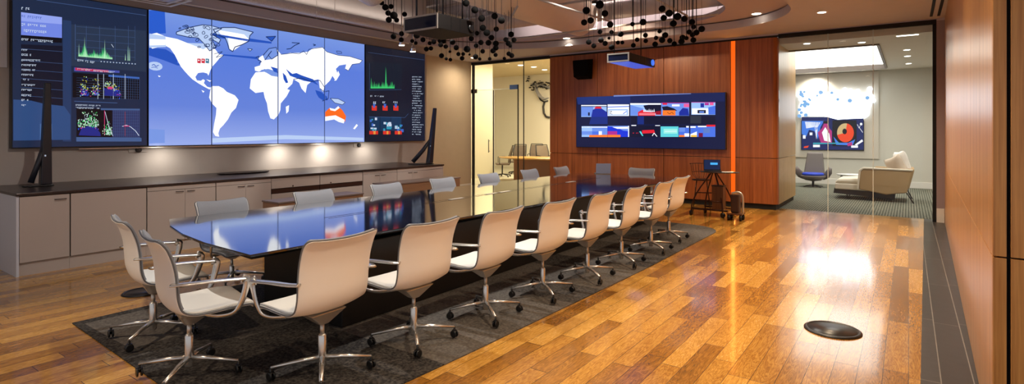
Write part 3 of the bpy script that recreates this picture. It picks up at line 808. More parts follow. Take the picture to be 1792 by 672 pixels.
for i, (a, b_) in enumerate(spans):
    t, P = display('map_display', a, b_, labels[i], 'screen', 'world map display panels', M_map, .005)
    P.poly(toYZ([(22,45),(95,45),(100,145),(22,150)]), glow('map_edge', (40, 92, 205), 1.), 1)
    P.poly(toYZ([(22,205),(100,215),(150,245),(150,275),(298,285),(298,292),(150,285),(90,262),(22,240)]), gd, 1)
    P.poly(toYZ([(298,145),(420,160),(560,182),(560,190),(430,178),(298,162)]), gd, 1)
    P.poly(toYZ([(350,236),(500,248),(500,258),(350,242)]), gd, 1)
    P.poly(toYZ([(120,185),(298,190),(298,250),(160,250)]), gl, 1)
    P.poly(toYZ([(22,560),(95,565),(95,622),(22,625)]), gmid, 1)
    P.poly(toYZ([(300,602),(620,588),(960,600),(960,612),(620,606),(300,622)]), gl, 1)
    for l in LAND: P.poly(toYZ(l), gw, 2)
    P.poly(toYZ([(28,146),(98,158),(100,205),(28,208)]), gl, 3)
    P.poly(toYZ([(28,170),(98,172),(98,196),(28,198)]), gw, 4)
    P.poly(toYZ(ARCH), gl, 3); P.line(toYZ(ARCH+ARCH[:1]), .012, gdd, 5)
    P.poly(toYZ(GREEN), gl, 3); P.poly(toYZ([(370,165),(460,178),(430,195),(392,222),(376,212)]), gw, 4); P.line(toYZ(GREEN+GREEN[:1]), .014, gdd, 5)
    P.poly(toYZ([(325,130),(440,150),(462,172),(340,152)]), gw, 4); P.poly(toYZ([(325,148),(462,172),(460,182),(340,160)]), gd, 4)
    rr = random.Random(3)
    for k in range(34):
        cx, cy = rr.uniform(150, 335), rr.uniform(112, 205)
        if cx < 235 and cy > 160: continue
        n = 8; rx, ry = rr.uniform(4, 13), rr.uniform(3, 8); a0 = rr.uniform(-.5, .5)
        ring = [(cx+rx*math.cos(2*PI*q/n+a0), cy+ry*math.sin(2*PI*q/n)*rr.uniform(.7, 1.2)) for q in range(n)]
        P.line(toYZ(ring+ring[:1]), .009, gdd, 5)
    P.line(toYZ([(330,258),(352,240),(318,250),(345,225),(310,235)]), .008, gdd, 5)
    P.poly(toYZ([(535,160),(578,158),(560,180)]), gd, 3); P.line(toYZ([(535,160),(578,158),(560,180),(535,160)]), .012, gdd, 4)
    P.poly(toYZ([(455,212),(476,214),(466,223)]), gl, 3); P.line(toYZ([(455,212),(476,214),(466,223),(455,212)]), .01, gdd, 4)
    P.line(toYZ([(648,186),(682,188),(660,198),(642,212),(625,214)]), .014, gdd, 4)
    P.line(toYZ([(740,192),(752,196),(742,199)]), .014, gdd, 4); P.line(toYZ([(842,222),(862,224),(866,232),(846,232),(842,222)]), .01, gdd, 4)
    P.line(toYZ([(600,237),(620,235),(650,231),(680,234),(700,222),(712,238),(722,215),(742,212),(782,206),(800,226),(850,241),(900,246),(955,263),(943,276),(912,280),(894,308),(881,300)]), .010, gdd, 4)
    P.poly(toYZ([(522,242),(548,212),(580,206),(587,240),(560,258),(530,262)]), gmid, 4); P.line(toYZ([(522,242),(548,212),(580,206),(587,240),(560,258),(545,240),(560,222),(530,262)]), .012, gdd, 5)
    P.line(toYZ([(490,250),(505,245),(500,262),(516,268),(505,276)]), .012, gdd, 5)
    P.poly(toYZ([(512,305),(545,300),(585,312),(588,335),(560,328),(540,318)]), gmid, 4); P.poly(toYZ([(555,290),(585,298),(586,318),(570,312)]), gd, 5)
    P.poly(toYZ([(608,316),(622,330),(632,360),(622,362),(612,345)]), gd, 4)
    P.poly(toYZ([(622,300),(650,322),(668,318),(690,328),(740,345),(765,372),(735,358),(700,352),(672,342),(640,330)]), gd, 4)
    P.line(toYZ([(655,345),(690,340),(730,355),(770,350),(790,380)]), .012, gdd, 5)
    P.poly(toYZ([(750,392),(775,400),(800,420),(805,436),(785,438),(765,425),(755,408)]), gd, 4); P.line(toYZ([(770,385),(790,400),(810,395),(806,430),(780,440)]), .012, gdd, 5)
    P.poly(toYZ([(815,428),(850,430),(880,446),(868,456),(835,448)]), gl, 4); P.line(toYZ([(815,428),(850,430),(880,446),(868,456),(835,448),(815,428)]), .01, gdd, 5)
    P.poly(toYZ([(793,488),(812,470),(835,475),(850,462),(870,482),(884,506),(880,530),(862,522),(838,508),(793,510)]), go, 3)
    P.poly(toYZ([(793,508),(838,502),(878,522),(874,537),(852,531),(832,520),(793,527)]), gw, 4)
    P.poly(toYZ([(812,470),(835,475),(850,462),(856,470),(836,484),(816,480)]), gw, 5)
    for (x0, m_) in ((236, 'r'), (254, 'r'), (272, 't')):
        P.poly(toYZ([(x0,255),(x0+15,256),(x0+15,276),(x0,274)]), glow('map_icon_red', (206, 40, 60), 1.) if m_ == 'r' else glow('map_icon_teal', (60, 120, 150), 1.), 6)
        P.poly(toYZ([(x0+4,260),(x0+9,260),(x0+9,266),(x0+4,266)]), gw, 7)
    P.disc(*toYZ([(53,288)])[0], .10, .065, gl, 3)
    P.line(toYZ([(38,285),(48,280),(56,290),(68,284)]), .01, gd, 5); P.line(toYZ([(36,294),(50,292),(64,297)]), .008, gd, 5)
    P.line(toYZ([(300.5,375),(300.5,450)]), .01, glow('map_seam_red', (230, 90, 70), 1.), 8)
    P.done('map_picture', t)

# ---- left dashboard (coords: px = x/2.585)
M_dash = glow('dash_navy', (26, 40, 68), 1.); M_dash2 = glow('dash_navy_right', (18, 24, 40), 1.)
g_text, g_dim, g_blk = glow('dash_text', (200, 214, 235), 1.), glow('dash_line', (66, 92, 140), 1.), glow('dash_black', (8, 10, 20), 1.)
g_green, g_green2, g_yel, g_mag, g_bl = glow('dash_green', (60, 200, 110), 1.), glow('dash_mint', (190, 240, 200), 1.), glow('dash_yellow', (200, 200, 70), 1.), glow('dash_pink', (210, 60, 120), 1.), glow('dash_blue', (40, 70, 200), 1.)
def dl(pts):
    out = []
    for x, y in pts:
        p = at_x(x/2.585, y/2.585, XS); out.append((p.y, p.z))
    return out
def glyphs(P, f, x0, y0, x1, y1, h, m, rr, layer=4):
    """small blurred lettering marks running from (x0,y0) to (x1,y1)"""
    n = max(3, int((x1-x0)/(h*.75)))
    for k in range(n):
        if rr.random() < .12: continue
        a = k/n; xa = x0+(x1-x0)*a; ya = y0+(y1-y0)*a; w = (x1-x0)/n*.72; hh = h*rr.uniform(.55, 1.)
        P.poly(f([(xa, ya), (xa+w, ya), (xa+w, ya+hh*.28), (xa, ya+hh*.28)]), m, layer)
        if rr.random() < .8: P.poly(f([(xa, ya), (xa+w*.35, ya), (xa+w*.35, ya+hh), (xa, ya+hh)]), m, layer)
        if rr.random() < .6: P.poly(f([(xa, ya+hh*.7), (xa+w, ya+hh*.7), (xa+w, ya+hh), (xa, ya+hh)]), m, layer)
t, P = display('dashboard_display', 20, 258.5, 'dark navy dashboard screen with green graphs at the left end of the map screens', 'screen', None, M_dash)
rr = random.Random(8)
P.poly(dl([(95,55),(280,78),(280,172),(95,158)]), glow('dash_peri', (112, 134, 226), 1.), 1)
P.poly(dl([(95,55),(280,78),(280,110),(95,95)]), glow('dash_peri2', (146, 164, 240), 1.), 2)
P.poly(dl([(95,158),(280,172),(280,194),(95,184)]), g_blk, 1)
P.poly(dl([(95,200),(282,208),(284,480),(95,470)]), glow('dash_ink', (16, 20, 38), 1.), 1)
P.poly(dl([(284,90),(322,95),(322,640),(284,640)]), glow('dash_steel', (34, 56, 96), 1.), 1)
P.poly(dl([(322,110),(660,140),(660,325),(322,298)]), glow('dash_slate', (38, 52, 76), 1.), 1)
P.poly(dl([(60,450),(140,455),(200,470),(290,480),(318,520),(318,632),(60,636)]), glow('dash_haze', (44, 74, 124), 1.), 2)
P.poly(dl([(180,560),(235,560),(235,630),(180,632)]), glow('dash_haze2', (66, 100, 150), 1.), 3)
P.poly(dl([(345,520),(345,640),(640,640),(640,625)]), g_dim, 1)
glyphs(P, dl, 97, 32, 135, 36, 12, g_text, rr)
for (y, x1) in ((68, 190), (105, 210), (132, 222)): glyphs(P, dl, 97, y, x1, y+10, 12, glow('dash_textb', (70, 96, 190), 1.) if y == 68 else g_text, rr)
glyphs(P, dl, 97, 173, 240, 184, 11, g_text, rr)
for y, x1 in ((222,125),(243,142),(268,183),(290,165),(312,160),(334,152),(356,132),(380,160),(402,145),(426,142),(448,130),(472,118)): glyphs(P, dl, 97, y, x1, y+2, 9, g_text, rr)
for y in (228, 282, 322, 362, 402, 440): P.line(dl([(95, y-8), (284, y+6)]), .004, g_dim, 3)
P.line(dl([(165,0),(660,70)]), .006, g_dim, 3)
for y in (120, 150, 180, 210, 240): P.line(dl([(345, y), (610, y+20)]), .003, g_dim, 3)
for x in (390, 450, 520, 580, 610): P.line(dl([(x, 118), (x, 275)]), .003, g_dim, 3)
P.line(dl([(340,110),(340,268),(615,290)]), .005, g_dim, 3)
def spikes(P, f, xs, base, hts, w, m, layer=5):
    for x, h in zip(xs, hts): P.poly(f([(x-w/2, base(x)), (x+w/2, base(x)), (x, base(x)-h)]), m, layer)
base = lambda x: 255+(x-350)*.085
xs = [355+3.2*k for k in range(48)]
def env(x): return 20+70*math.exp(-((x-382)/9)**2)+40*math.exp(-((x-470)/16)**2)+25*math.exp(-((x-428)/9)**2)
spikes(P, dl, xs, base, [env(x)*rr.uniform(.4, 1.1) for x in xs], 4.2, g_green)
spikes(P, dl, [x+1 for x in xs], base, [env(x)*rr.uniform(.3, .8) for x in xs], 2.6, g_green2, 6)
spikes(P, dl, [356, 382, 473, 585, 578, 566], base, [60, 92, 88, 62, 70, 30], 3, g_green2, 7)
P.line(dl([(503,200),(513,215)]), .006, g_text, 5)
glyphs(P, dl, 350, 268, 436, 280, 9, g_text, rr)
for k in range(12): P.rect(*dl([(455+14*k, 276+k)])[0], *dl([(459+14*k, 281+k)])[0], g_text, 4)
P.poly(dl([(335,305),(540,320),(540,330),(335,322)]), glow('dash_blue2', (70, 80, 170), 1.), 3)
P.poly(dl([(340,306),(490,318),(490,328),(340,318)]), glow('dash_crimson', (190, 40, 80), 1.), 4)
glyphs(P, dl, 342, 309, 520, 324, 8, g_text, rr, 6)
P.poly(dl([(328,328),(630,350),(630,452),(328,440)]), g_blk, 2); P.poly(dl([(490,338),(630,349),(630,358),(490,347)]), glow('dash_blue3', (60, 100, 180), 1.), 4)
P.poly(dl([(345,490),(632,496),(632,622),(345,620)]), g_blk, 2); P.poly(dl([(508,494),(632,496),(632,622),(508,620)]), glow('dash_grid', (44, 52, 96), 1.), 3); P.poly(dl([(455,490),(632,492),(632,500),(455,498)]), g_dim, 4)
for k in range(14): P.line(dl([(500+10*k, 345+k*.6), (500+10*k, 450)]), .0025, g_dim, 4); P.line(dl([(512+9*k, 500), (512+9*k, 620)]), .0025, g_dim, 4)
for k in range(9): P.line(dl([(345, 352+11*k), (630, 362+11*k)]), .002, g_dim, 4); P.line(dl([(512, 505+13*k), (630, 506+13*k)]), .002, g_dim, 4)
for x in (442, 468, 512, 565): P.line(dl([(x, 335), (x, 448)]), .005, g_text, 5)
for k in range(300):
    c = rr.random()
    if c < .3: x = rr.gauss(380, 12); y = 430-abs(rr.gauss(0, 32))+abs(x-385)*.3
    elif c < .6: x = rr.gauss(432, 9); y = 430-abs(rr.gauss(0, 32))
    else: x = rr.uniform(470, 545); y = 385+((x-480)/65)**2*45+rr.gauss(0, 12)
    m = rr.choice([g_yel, g_yel, g_green2, g_bl]) if y < 405 else rr.choice([g_bl, g_bl, g_mag, g_green2])
    p = dl([(x, y)])[0]; s = rr.uniform(.006, .012); P.rect(p[0]-s/2, p[1]-s/2, p[0]+s/2, p[1]+s/2, m, 6)
P.poly(dl([(470,432),(475,400),(500,398),(530,410),(548,436)]), glow('dash_ultra', (30, 40, 130), 1.), 5)
P.poly(dl([(362,432),(370,405),(385,412),(400,436)]), glow('dash_ultra', (30, 40, 130), 1.), 5)
P.poly(dl([(485,394),(505,392),(512,402),(488,404)]), g_mag, 7)
for k in range(320):
    c = rr.random()
    if c < .7: x = rr.uniform(352, 445); y = 560+abs(x-400)*.4-abs(rr.gauss(0, 28))+10
    else: x = rr.gauss(486, 9); y = 610-abs(rr.gauss(0, 22))
    m = rr.choice([g_green, g_green2, g_text, g_green2]) if y < 575 or x > 455 else rr.choice([g_mag, g_bl, g_bl])
    p = dl([(x, y)])[0]; s = rr.uniform(.004, .009); P.rect(p[0]-s/2, p[1]-s, p[0]+s/2, p[1]+s, m, 6)
P.poly(dl([(355,612),(368,580),(400,570),(430,575),(452,600),(455,616)]), glow('dash_ultra', (30, 40, 130), 1.), 5)
P.line(dl([(472,500),(472,612)]), .006, g_mag, 5); P.line(dl([(474,505),(496,590),(510,615)]), .006, g_text, 6)
P.line(dl([(552,572),(570,566),(590,574),(612,592),(628,614)]), .008, g_text, 6); P.line(dl([(565,505),(565,615)]), .005, glow('dash_rust', (150, 60, 60), 1.), 5)
P.line(dl([(558,570),(584,570)]), .012, g_mag, 7)
glyphs(P, dl, 342, 472, 455, 476, 7, g_text, rr); glyphs(P, dl, 342, 484, 450, 488, 8, g_text, rr)
P.line(dl([(335,458),(530,466)]), .008, g_dim, 4)
P.done('dashboard_picture', t)
# ---- right dashboard (coords crop2)
t, P = display('dashboard_display', 639.5, 744, 'dark dashboard screen with a number list at the right end of the map screens', 'screen', None, M_dash2)
rr = random.Random(9)
f = toYZ
P.poly(f([(975,268),(1128,280),(1128,395),(975,400)]), glow('dash_slate_r', (16, 28, 44), 1.), 1)
P.line(f([(980,228),(1230,262)]), .005, g_dim, 2); P.line(f([(986,275),(986,392),(1125,390)]), .005, g_dim, 3)
base = lambda x: 385
xs = [992+2.6*k for k in range(40)]
spikes(P, f, xs, base, [rr.uniform(8, 34) for x in xs], 3.2, g_green)
spikes(P, f, [993, 1056, 1058], base, [48, 96, 90], 4, g_green, 6)
glyphs(P, f, 985, 415, 1050, 418, 6, g_text, rr)
teal, r_, lb_ = glow('dash_cyan', (50, 150, 180), 1.), glow('dash_scarlet', (214, 50, 36), 1.), glow('dash_azure', (60, 100, 190), 1.)
for x in (996, 1043, 1090):
    glyphs(P, f, x, 442, x+20, 443, 10, g_text, rr); P.rect(*f([(x, 460)])[0], *f([(x+22, 482)])[0], r_, 3); P.poly(f([(x+5,452),(x+16,452),(x+14,468),(x+6,468)]), lb_, 4)
    P.rect(*f([(x-10, 508)])[0], *f([(x+35, 570)])[0], glow('dash_deepcyan', (18, 50, 84), 1.), 2)
for x, y0, w in ((985, 508, 45), (1045, 530, 38), (1096, 540, 36)):
    for k in range(10):
        xa = x+rr.uniform(0, w-10); ya = rr.uniform(y0, 568); P.rect(*f([(xa, ya)])[0], *f([(xa+rr.uniform(6, 14), ya+rr.uniform(5, 14))])[0], rr.choice([teal, teal, lb_, g_text]), 4)
    P.rect(*f([(x, 570)])[0], *f([(x+w*.85, 585)])[0], r_, 5); P.rect(*f([(x+w*.4, 570)])[0], *f([(x+w*.6, 585)])[0], glow('dash_amber', (230, 150, 60), 1.), 6)
for k in range(25): glyphs(P, f, 1172, 333+k*10.4, 1172+rr.uniform(34, 50), 334+k*10.4, 4.5, g_text, rr)
P.line(f([(985,508),(1140,512),(1155,495)]), .006, g_dim, 4)
P.done('dashboard_picture', t)

# light thrown by the screens

# little cameras below the video wall
for px, lab in ((242, 'small round black camera under the left dashboard screen'), (628, 'small round black camera under the rightmost map panel')):
    p = at_x(px, 262 if px < 300 else 254, XL+.02)
    t = empty('wall_camera', (XL, p.y, p.z)); tag(t, lab, 'camera')
    bm = nb(); box(bm, (.001, -.12, -.04), (.015, .12, .04)); link('mount_plate', bm, M_wall, t, bevel=.004)
    bm = nb(); lathe(bm, [(.04, .015), (.042, .04), (.03, .05)], seg=20, M=Matrix.Rotation(PI/2, 4, 'Y')); b2 = link('camera_body', bm, M_black, t)
    bm = nb(); lathe(bm, [(.018, .05), (.012, .055)], seg=14, M=Matrix.Rotation(PI/2, 4, 'Y')); link('lens', bm, mat('lens_glass', (60, 60, 66), .08), b2)
# pinned drawing sheet at far left
bm = nb(); box(bm, (XL+.0005, 1.15, 2.345), (XL+.02, 1.985, 3.6)); t = link('whiteboard', bm, mat('sheet_white', (206, 206, 210), .35), None, bevel=.004)
bmz = nb(); rr = random.Random(2)
for k in range(7):
    z = 3.4-.15*k; y = 1.72
    tube(bmz, [(XL+.022, y+rr.uniform(0, .2), z+rr.uniform(-.04, .04)) for q in range(5)], .004, 5)
tag(t, 'white board with black marker sketches at the left edge of the picture', 'whiteboard'); link('marker_sketch', bmz, M_black, t)
# ================================================================== CREDENZA
XF = -7.74
def yc(px): return at_x(px, 300, XF).y
Y0, Y1 = yc(33), yc(775)
bm = nb(); box(bm, (XL+.004, Y0-.03, .862), (XF+.02, Y1+.02, .892)); tag(link('worktop', bm, M_bronze, None, bevel=.004), 'long dark bronze worktop over the cabinets below the screens', 'worktop')
mods = [(33, 123, 'd1', 'single door cabinet unit with handle, leftmost below the worktop'), (123, 257, 'd0', 'wide plain cabinet unit without handle, second from the left'),
        (257, 378, 'd2', 'two-door cabinet unit behind the end chairs, third from left'), (378, 475, 'd2', 'two-door cabinet unit left of the drawer units'),
        (475, 560, 'dr', 'drawer unit with dark band, left of the pair'), (560, 635, 'dr', 'drawer unit with dark band, right of the pair'),
        (635, 695, 'd2', 'two-door cabinet unit right of the drawer units'), (695, 775, 'd2', 'rightmost two-door cabinet unit under the slanted black stand')]
for k, (a, b_, kind, lab) in enumerate(mods):
    ya, yb = yc(a), yc(b_); t = empty('cabinet', ((XF+XL)/2, (ya+yb)/2, 0)); tag(t, lab, 'cabinet', 'cabinets along the screen wall')
    off = t.location
    B = lambda n, lo, hi, m, p=t, bev=.0: box_obj(n, Vector(lo)-off, Vector(hi)-off, m, p, bevel=bev)
    B('body', (XL+.01, ya+.003, .14), (XF-.024, yb-.003, .858), M_gap if False else mat('cabinet_carcass', (60, 50, 46), .6))
    B('plinth', (XL+.01, ya+.001, 0), (XF-.03, yb-.001, .138), M_cab)
    if k == 0: B('end_panel', (XL+.01, ya-.022, 0), (XF, ya+.001, .861), M_cab_end)['label'] = 'white glossy end panel'
    g = .006
    if k == 7: B('end_panel', (XL+.01, yb-.002, 0), (XF, yb+.012, .861), M_cab)
    ztop = .852 if kind in ('d1', 'd0') else .8
    if kind == 'd2': B('top_rail', (XF-.022, ya+g, .806), (XF-.001, yb-g, .856), M_cab)
    def handle(parent, yh, z, w=.085):
        bm = nb(); tube(bm, [Vector((XF+.002, yh-w/2, z))-off, Vector((XF+.022, yh-w/2, z))-off, Vector((XF+.022, yh+w/2, z))-off, Vector((XF+.002, yh+w/2, z))-off], .005, 8)
        link('handle', bm, M_bronze, parent)
    if kind in ('d1', 'd0'):
        d = B('door', (XF-.022, ya+g, .145), (XF, yb-g, ztop), M_cab, bev=.0015)
        if kind == 'd1': handle(d, yb-.09, .80, .1)
    elif kind == 'd2':
        if k == 2: ys = [yc(257), yc(324), yc(378)]
        elif k == 3: ys = [yc(378), yc(430), yc(475)]
        elif k == 6: ys = [yc(635), yc(665), yc(695)]
        else: ys = [yc(695), yc(722), yc(775)]
        for q in range(2):
            d = B('door', (XF-.022, ys[q]+(g if q == 0 else .002), .145), (XF, ys[q+1]-(g if q == 1 else .002), ztop), M_cab, bev=.0015)
            handle(d, ys[1]+(-.07 if q == 0 else .07), .775)
    else:
        for (z0, z1) in ((.70, .852), (.42, .62), (.145, .41)):
            d = B('drawer', (XF-.022, ya+g, z0), (XF, yb-g, z1), M_cab, bev=.0015)
        B('dark_band', (XF-.022, ya+g, .63), (XF-.006, yb-g, .69), mat('brown_band', (58, 34, 26), .4))['label'] = 'dark brown band'
        bm = nb(); sphere(bm, Vector((XF+.012, (ya+(.35 if k == 4 else .2)), .72))-off, .012, u=10, v=6); link('knob', bm, M_bronze, t)

# tray on worktop
p = at_z(411, 302, .892)
bm = nb()
lathe(bm, [(.9, 0), (1.0, .012), (1.0, .022), (.94, .016), (.02, .014)], (0, 0, 0), 32, M=Matrix.Diagonal((.16, .42, 1, 1)))
tag(link('tray', bm, M_bronze, None, loc=(-8.62, p.y, .8925)), 'low dark oval tray on the worktop below the map screens', 'tray')

# black easel-like speaker stands on the worktop
def stand(base, label, lean, strut, h=.9):
    t = empty('panel_speaker', base); tag(t, label, 'speaker')
    dx, dy = lean
    M_ = mat('charcoal_speaker', (30, 32, 42), .35)
    bm = nb(); n = 8
    for i in range(n): pass
    lo = [(-.055, -.055), (.055, -.055), (.055, .055), (-.055, .055)]
    rings = []
    for q in range(5):
        f_ = q/4; s = 1-.45*f_
        rings.append([bm.verts.new((x*s+dx*f_, y*s+dy*f_, .02+h*f_)) for x, y in lo])
    bm.faces.new(rings[0][::-1]); bm.faces.new(rings[-1])
    for q in range(4):
        for i in range(4): bm.faces.new((rings[q][i], rings[q][(i+1) % 4], rings[q+1][(i+1) % 4], rings[q+1][i]))
    link('column', bm, M_, t, bevel=.008)
    bm = nb(); sx, sy = strut
    tube(bm, [(sx, sy, .045), (sx*.45+dx*.2, sy*.45+dy*.2, h*.25), (dx*.45, dy*.45, h*.48)], [.045, .042, .03], 8, flat=(.7, 1)); link('strut', bm, M_, t)
    bm = nb(); box(bm, (min(0, sx)-.06, min(0, sy)-.07, 0), (max(0, sx)+.06, max(0, sy)+.07, .015)); link('foot_plate', bm, M_black, t, bevel=.006)
    bm = nb()
    for z in (.06, .36): box(bm, (.04, -.02, z), (.052, -.005, z+.02))
    link('indicator', bm, glow('indicator', (200, 210, 230), .6), t)
    return t
p = at_z(58, 324, .892); stand((-8.6, p.y+.06, .8925), 'tall slim black speaker standing on the left end of the worktop', (.0, .02), (-.0, -.14), 1.24)
stand((-8.02, Y1-.1, .8925), 'slim black speaker with a rear strut on the right end of the worktop', (.06, .10), (-.22, -.26), 1.13)

# LED wash under the video wall
t = empty('light_bar', (XL+.05, 4.9, 1.33)); tag(t, 'thin light bar under the map screens washing the wall', 'light')
bm = nb(); box(bm, (-.02, -2.2, -.012), (.02, 2.2, .0)); link('housing', bm, M_alu_s, t)
for y_, e_ in ((3.7, 4), (5.6, 7), (6.5, 9), (7.5, 5)):
    spot('under_screen_beam', (XL+.30, y_, 1.315), (XL+.12, y_+.05, .9), e_, (1, .94, .84), 165, 1., .08)

# low walnut consoles behind the far chairs
for (xa, ya, yb, h, lab) in ((-6.9, 4.15, 5.55, .63, 'low brown wooden console behind the second grey chair'), (-6.9, 6.05, 7.78, .722, 'low copper brown console between the third and fourth grey chairs')):
    t = empty('side_console', (xa, (ya+yb)/2, 0)); tag(t, lab, 'console')
    hl = (yb-ya)/2; mm = mat('copper_wood', (150, 112, 82), .3, metal=.2, noise=.1, nscale=3, stretch=(1, .4, 6))
    bm = nb(); box(bm, (-.2, -hl, h-.022), (.2, hl, h)); link('console_top', bm, mat('taupe_top', (120, 102, 92), .3), t, bevel=.003)
    bm = nb(); box(bm, (-.19, -hl+.01, .08), (.19, hl-.01, h-.024)); link('console_body', bm, mm, t, bevel=.003)
    for sx in (-.15, .15):
        for sy in (-hl+.08, hl-.08):
            bm = nb(); lathe(bm, [(.018, 0), (.022, .079)], (sx, sy, 0), 10); link('foot', bm, M_black, t)

# ================================================================== RUG + FLOOR BOXES
def rug():
    r = .55; x0, x1, y0, y1 = -5.5, -2.42, 1.6, 9.3
    pts = [(x0, y0), (-3.2, 1.5), (-2.55, 1.95), (-2.5, 3.0), (x1, 6.0), (x1, y1-r)]
    for k in range(1, 9):
        a = PI/2*k/8; pts.append((x1-r+r*math.cos(a), y1-r+r*math.sin(a)))
    pts += [(x0, y1)]
    bm = nb(); prism(bm, pts, .0005, .009); return tag(link('rug', bm, M_rug), 'charcoal grey rug under the long conference table', 'rug')
rug()
for (px, py, r, lab) in ((1457, 578, .20, 'round black floor box in the open wooden floor at right'), (249, 512, .17, 'round black floor box beside the left end chair')):
    p = at_z(px, py, 0); t = empty('floor_box', (p.x, p.y, 0)); tag(t, lab, 'floor box')
    bm = nb(); lathe(bm, [(r, .0), (r, .006), (r*.94, .014), (r*.88, .014), (r*.86, .008), (r*.85, .0082)], seg=48); link('rim', bm, M_black, t)
    bm = nb(); lathe(bm, [(r*.845, .001), (r*.845, .0095), (.01, .0095)], seg=48); link('lid', bm, mat('dark_lid', (34, 32, 32), .35, noise=.1, nscale=50), t)

# ================================================================== CONFERENCE TABLE
TZ = .74
outline = [(-5.60, 2.36), (-5.2, 2.2), (-4.7, 2.08), (-4.2, 2.01), (-3.53, 1.985), (-3.50, 3.0), (-3.43, 4.4), (-3.36, 5.8), (-3.27, 7.2), (-3.2, 8.6), (-3.2, 9.4), (-3.45, 9.75), (-3.9, 9.92), (-4.6, 9.95), (-5.33, 9.7), (-5.38, 8.5), (-5.45, 6.5), (-5.52, 5), (-5.58, 3.4)]
ct = Vector((-4.4, 6.0, 0))
t = empty('conference_table', ct); tag(t, 'long glossy black conference table down the middle of the room', 'table')
ol = [(x-ct.x, y-ct.y) for x, y in outline]
bm = nb()
def ring(s, z, dx=0):
    out = []
    n = len(ol)
    for i, (x, y) in enumerate(ol):
        a = Vector(ol[i-1]); b_ = Vector(ol[(i+1) % n]); tt = (b_-a).normalized(); nrm = Vector((tt.y, -tt.x))
        out.append(bm.verts.new((x-nrm.x*s, y-nrm.y*s, z)))
    return out
R = [ring(.28, TZ-.085), ring(.07, TZ-.045), ring(.0, TZ-.016), ring(.0, TZ-.006), ring(.006, TZ)]
bm.faces.new(R[0][::-1]); bm.faces.new(R[-1])
for a, b_ in zip(R[:-1], R[1:]):
    for i in range(len(ol)): bm.faces.new((a[i], a[(i+1) % len(ol)], b_[(i+1) % len(ol)], b_[i]))
link('table_top', bm, M_gloss, t)
bm = nb(); box(bm, (-4.72-ct.x, 2.78-ct.y, .0095), (-3.62-ct.x, 9.2-ct.y, TZ-.0855)); link('table_base', bm, M_base, t, bevel=.01)
bm = nb()   # cable channel inlay
for dx in (-.035, .035): box(bm, (-.06+dx-.004, -2.75, TZ), (-.06+dx+.004, 2.9, TZ+.0012))
link('cable_channel', bm, mat('channel_line', (60, 62, 70), .2, metal=.8), t)
bm = nb()
for y in (-.9, -.2, .1, 1.9): box(bm, (-.09, y-.12, TZ+.0013), (-.03, y+.12, TZ+.004))
link('power_flap', bm, M_alu_s, t)
# triangular support fins at near end
for x in (-1.02, .2):
    pass

# tablet / laptop on the table
def laptop(loc, rz, label, scr, w=.3, closed=False, tilt=.25):
    t = empty('laptop', loc, rz); tag(t, label, 'laptop')
    bm = nb(); box(bm, (-w/2, -.11, 0), (w/2, .11, .014)); k = link('keyboard_base', bm, M_alu_s if scr is None else M_black, t, bevel=.004)
    bm = nb(); box(bm, (-w/2+.02, -.03, .0142), (w/2-.02, .09, .0155)); link('keys', bm, M_black, k)
    M_ = Matrix.Translation((0, .108, .014)) @ Matrix.Rotation(-tilt, 4, 'X')
    bm = nb(); box(bm, (-w/2, 0, 0), (w/2, .008, .2), M=M_); l = link('screen_lid', bm, mat('silver_lid', (178, 188, 214), .4) if scr is None else M_black, t, bevel=.002)
    if scr:
        bm = nb(); box(bm, (-w/2+.01, -.0012, .012), (w/2-.01, -.0002, .19), M=M_); link('screen', bm, scr, l)
        bm = nb(); box(bm, (-.03, -.003, .1), (.1, -.0014, .14), M=M_); link('screen_banner', bm, glow('banner_blue', (70, 170, 240), 1.2), l)
    return t
p = at_z(1054, 304, TZ); laptop((p.x, p.y, TZ+.0005), math.radians(35+180), 'small silver laptop open on the far end of the black table', None, .28)

# ================================================================== CONFERENCE CHAIRS
def catmull(P, n):
    out = []
    for i in range(len(P)-1):
        p0, p1, p2, p3 = P[max(i-1, 0)], P[i], P[i+1], P[min(i+2, len(P)-1)]
        for k in range(n):
            t_ = k/n
            out.append(tuple(.5*(2*p1[j]+(p2[j]-p0[j])*t_+(2*p0[j]-5*p1[j]+4*p2[j]-p3[j])*t_**2+(-p0[j]+3*p1[j]-3*p2[j]+p3[j])*t_**3) for j in range(len(p1))))
    out.append(P[-1]); return out
# profile: y, z, half width, edge curl   (chair faces +Y)
PROF = catmull([(y+.085, z, hw*1.07, c_) for y, z, hw, c_ in [(.238, .424, .195, .0), (.232, .434, .215, .0), (.205, .449, .232, .006), (.10, .444, .24, .016), (-.03, .432, .242, .022), (-.13, .434, .243, .026), (-.20, .468, .243, .032), (-.235, .545, .243, .038), (-.243, .64, .244, .038), (-.252, .74, .246, .034), (-.278, .835, .249, .030), (-.300, .878, .248, .026), (-.313, .896, .238, .022), (-.320, .903, .218, .018)]], 4)
def shell_grid(i0, i1, inset, lift, nx=12):
    """rows of points over the shell, offset along the inner normal"""
    rows = []
    for i in range(i0, i1+1):
        y, z, hw, curl = PROF[i]
        a, b_ = PROF[max(i-1, 0)], PROF[min(i+1, len(PROF)-1)]
        t_ = Vector((0, b_[0]-a[0], b_[1]-a[1])).normalized(); nrm = Vector((0, t_.z, -t_.y))   # towards the sitter
        if nrm.z < 0 and abs(t_.z) < .5: nrm = -nrm
        row = []
        for k in range(nx+1):
            u = k/nx*2-1; x = u*(hw-inset)
            row.append(Vector((x, y, z)) + nrm*(lift + curl*(abs(u)**2.2)))
        rows.append(row)
    return rows
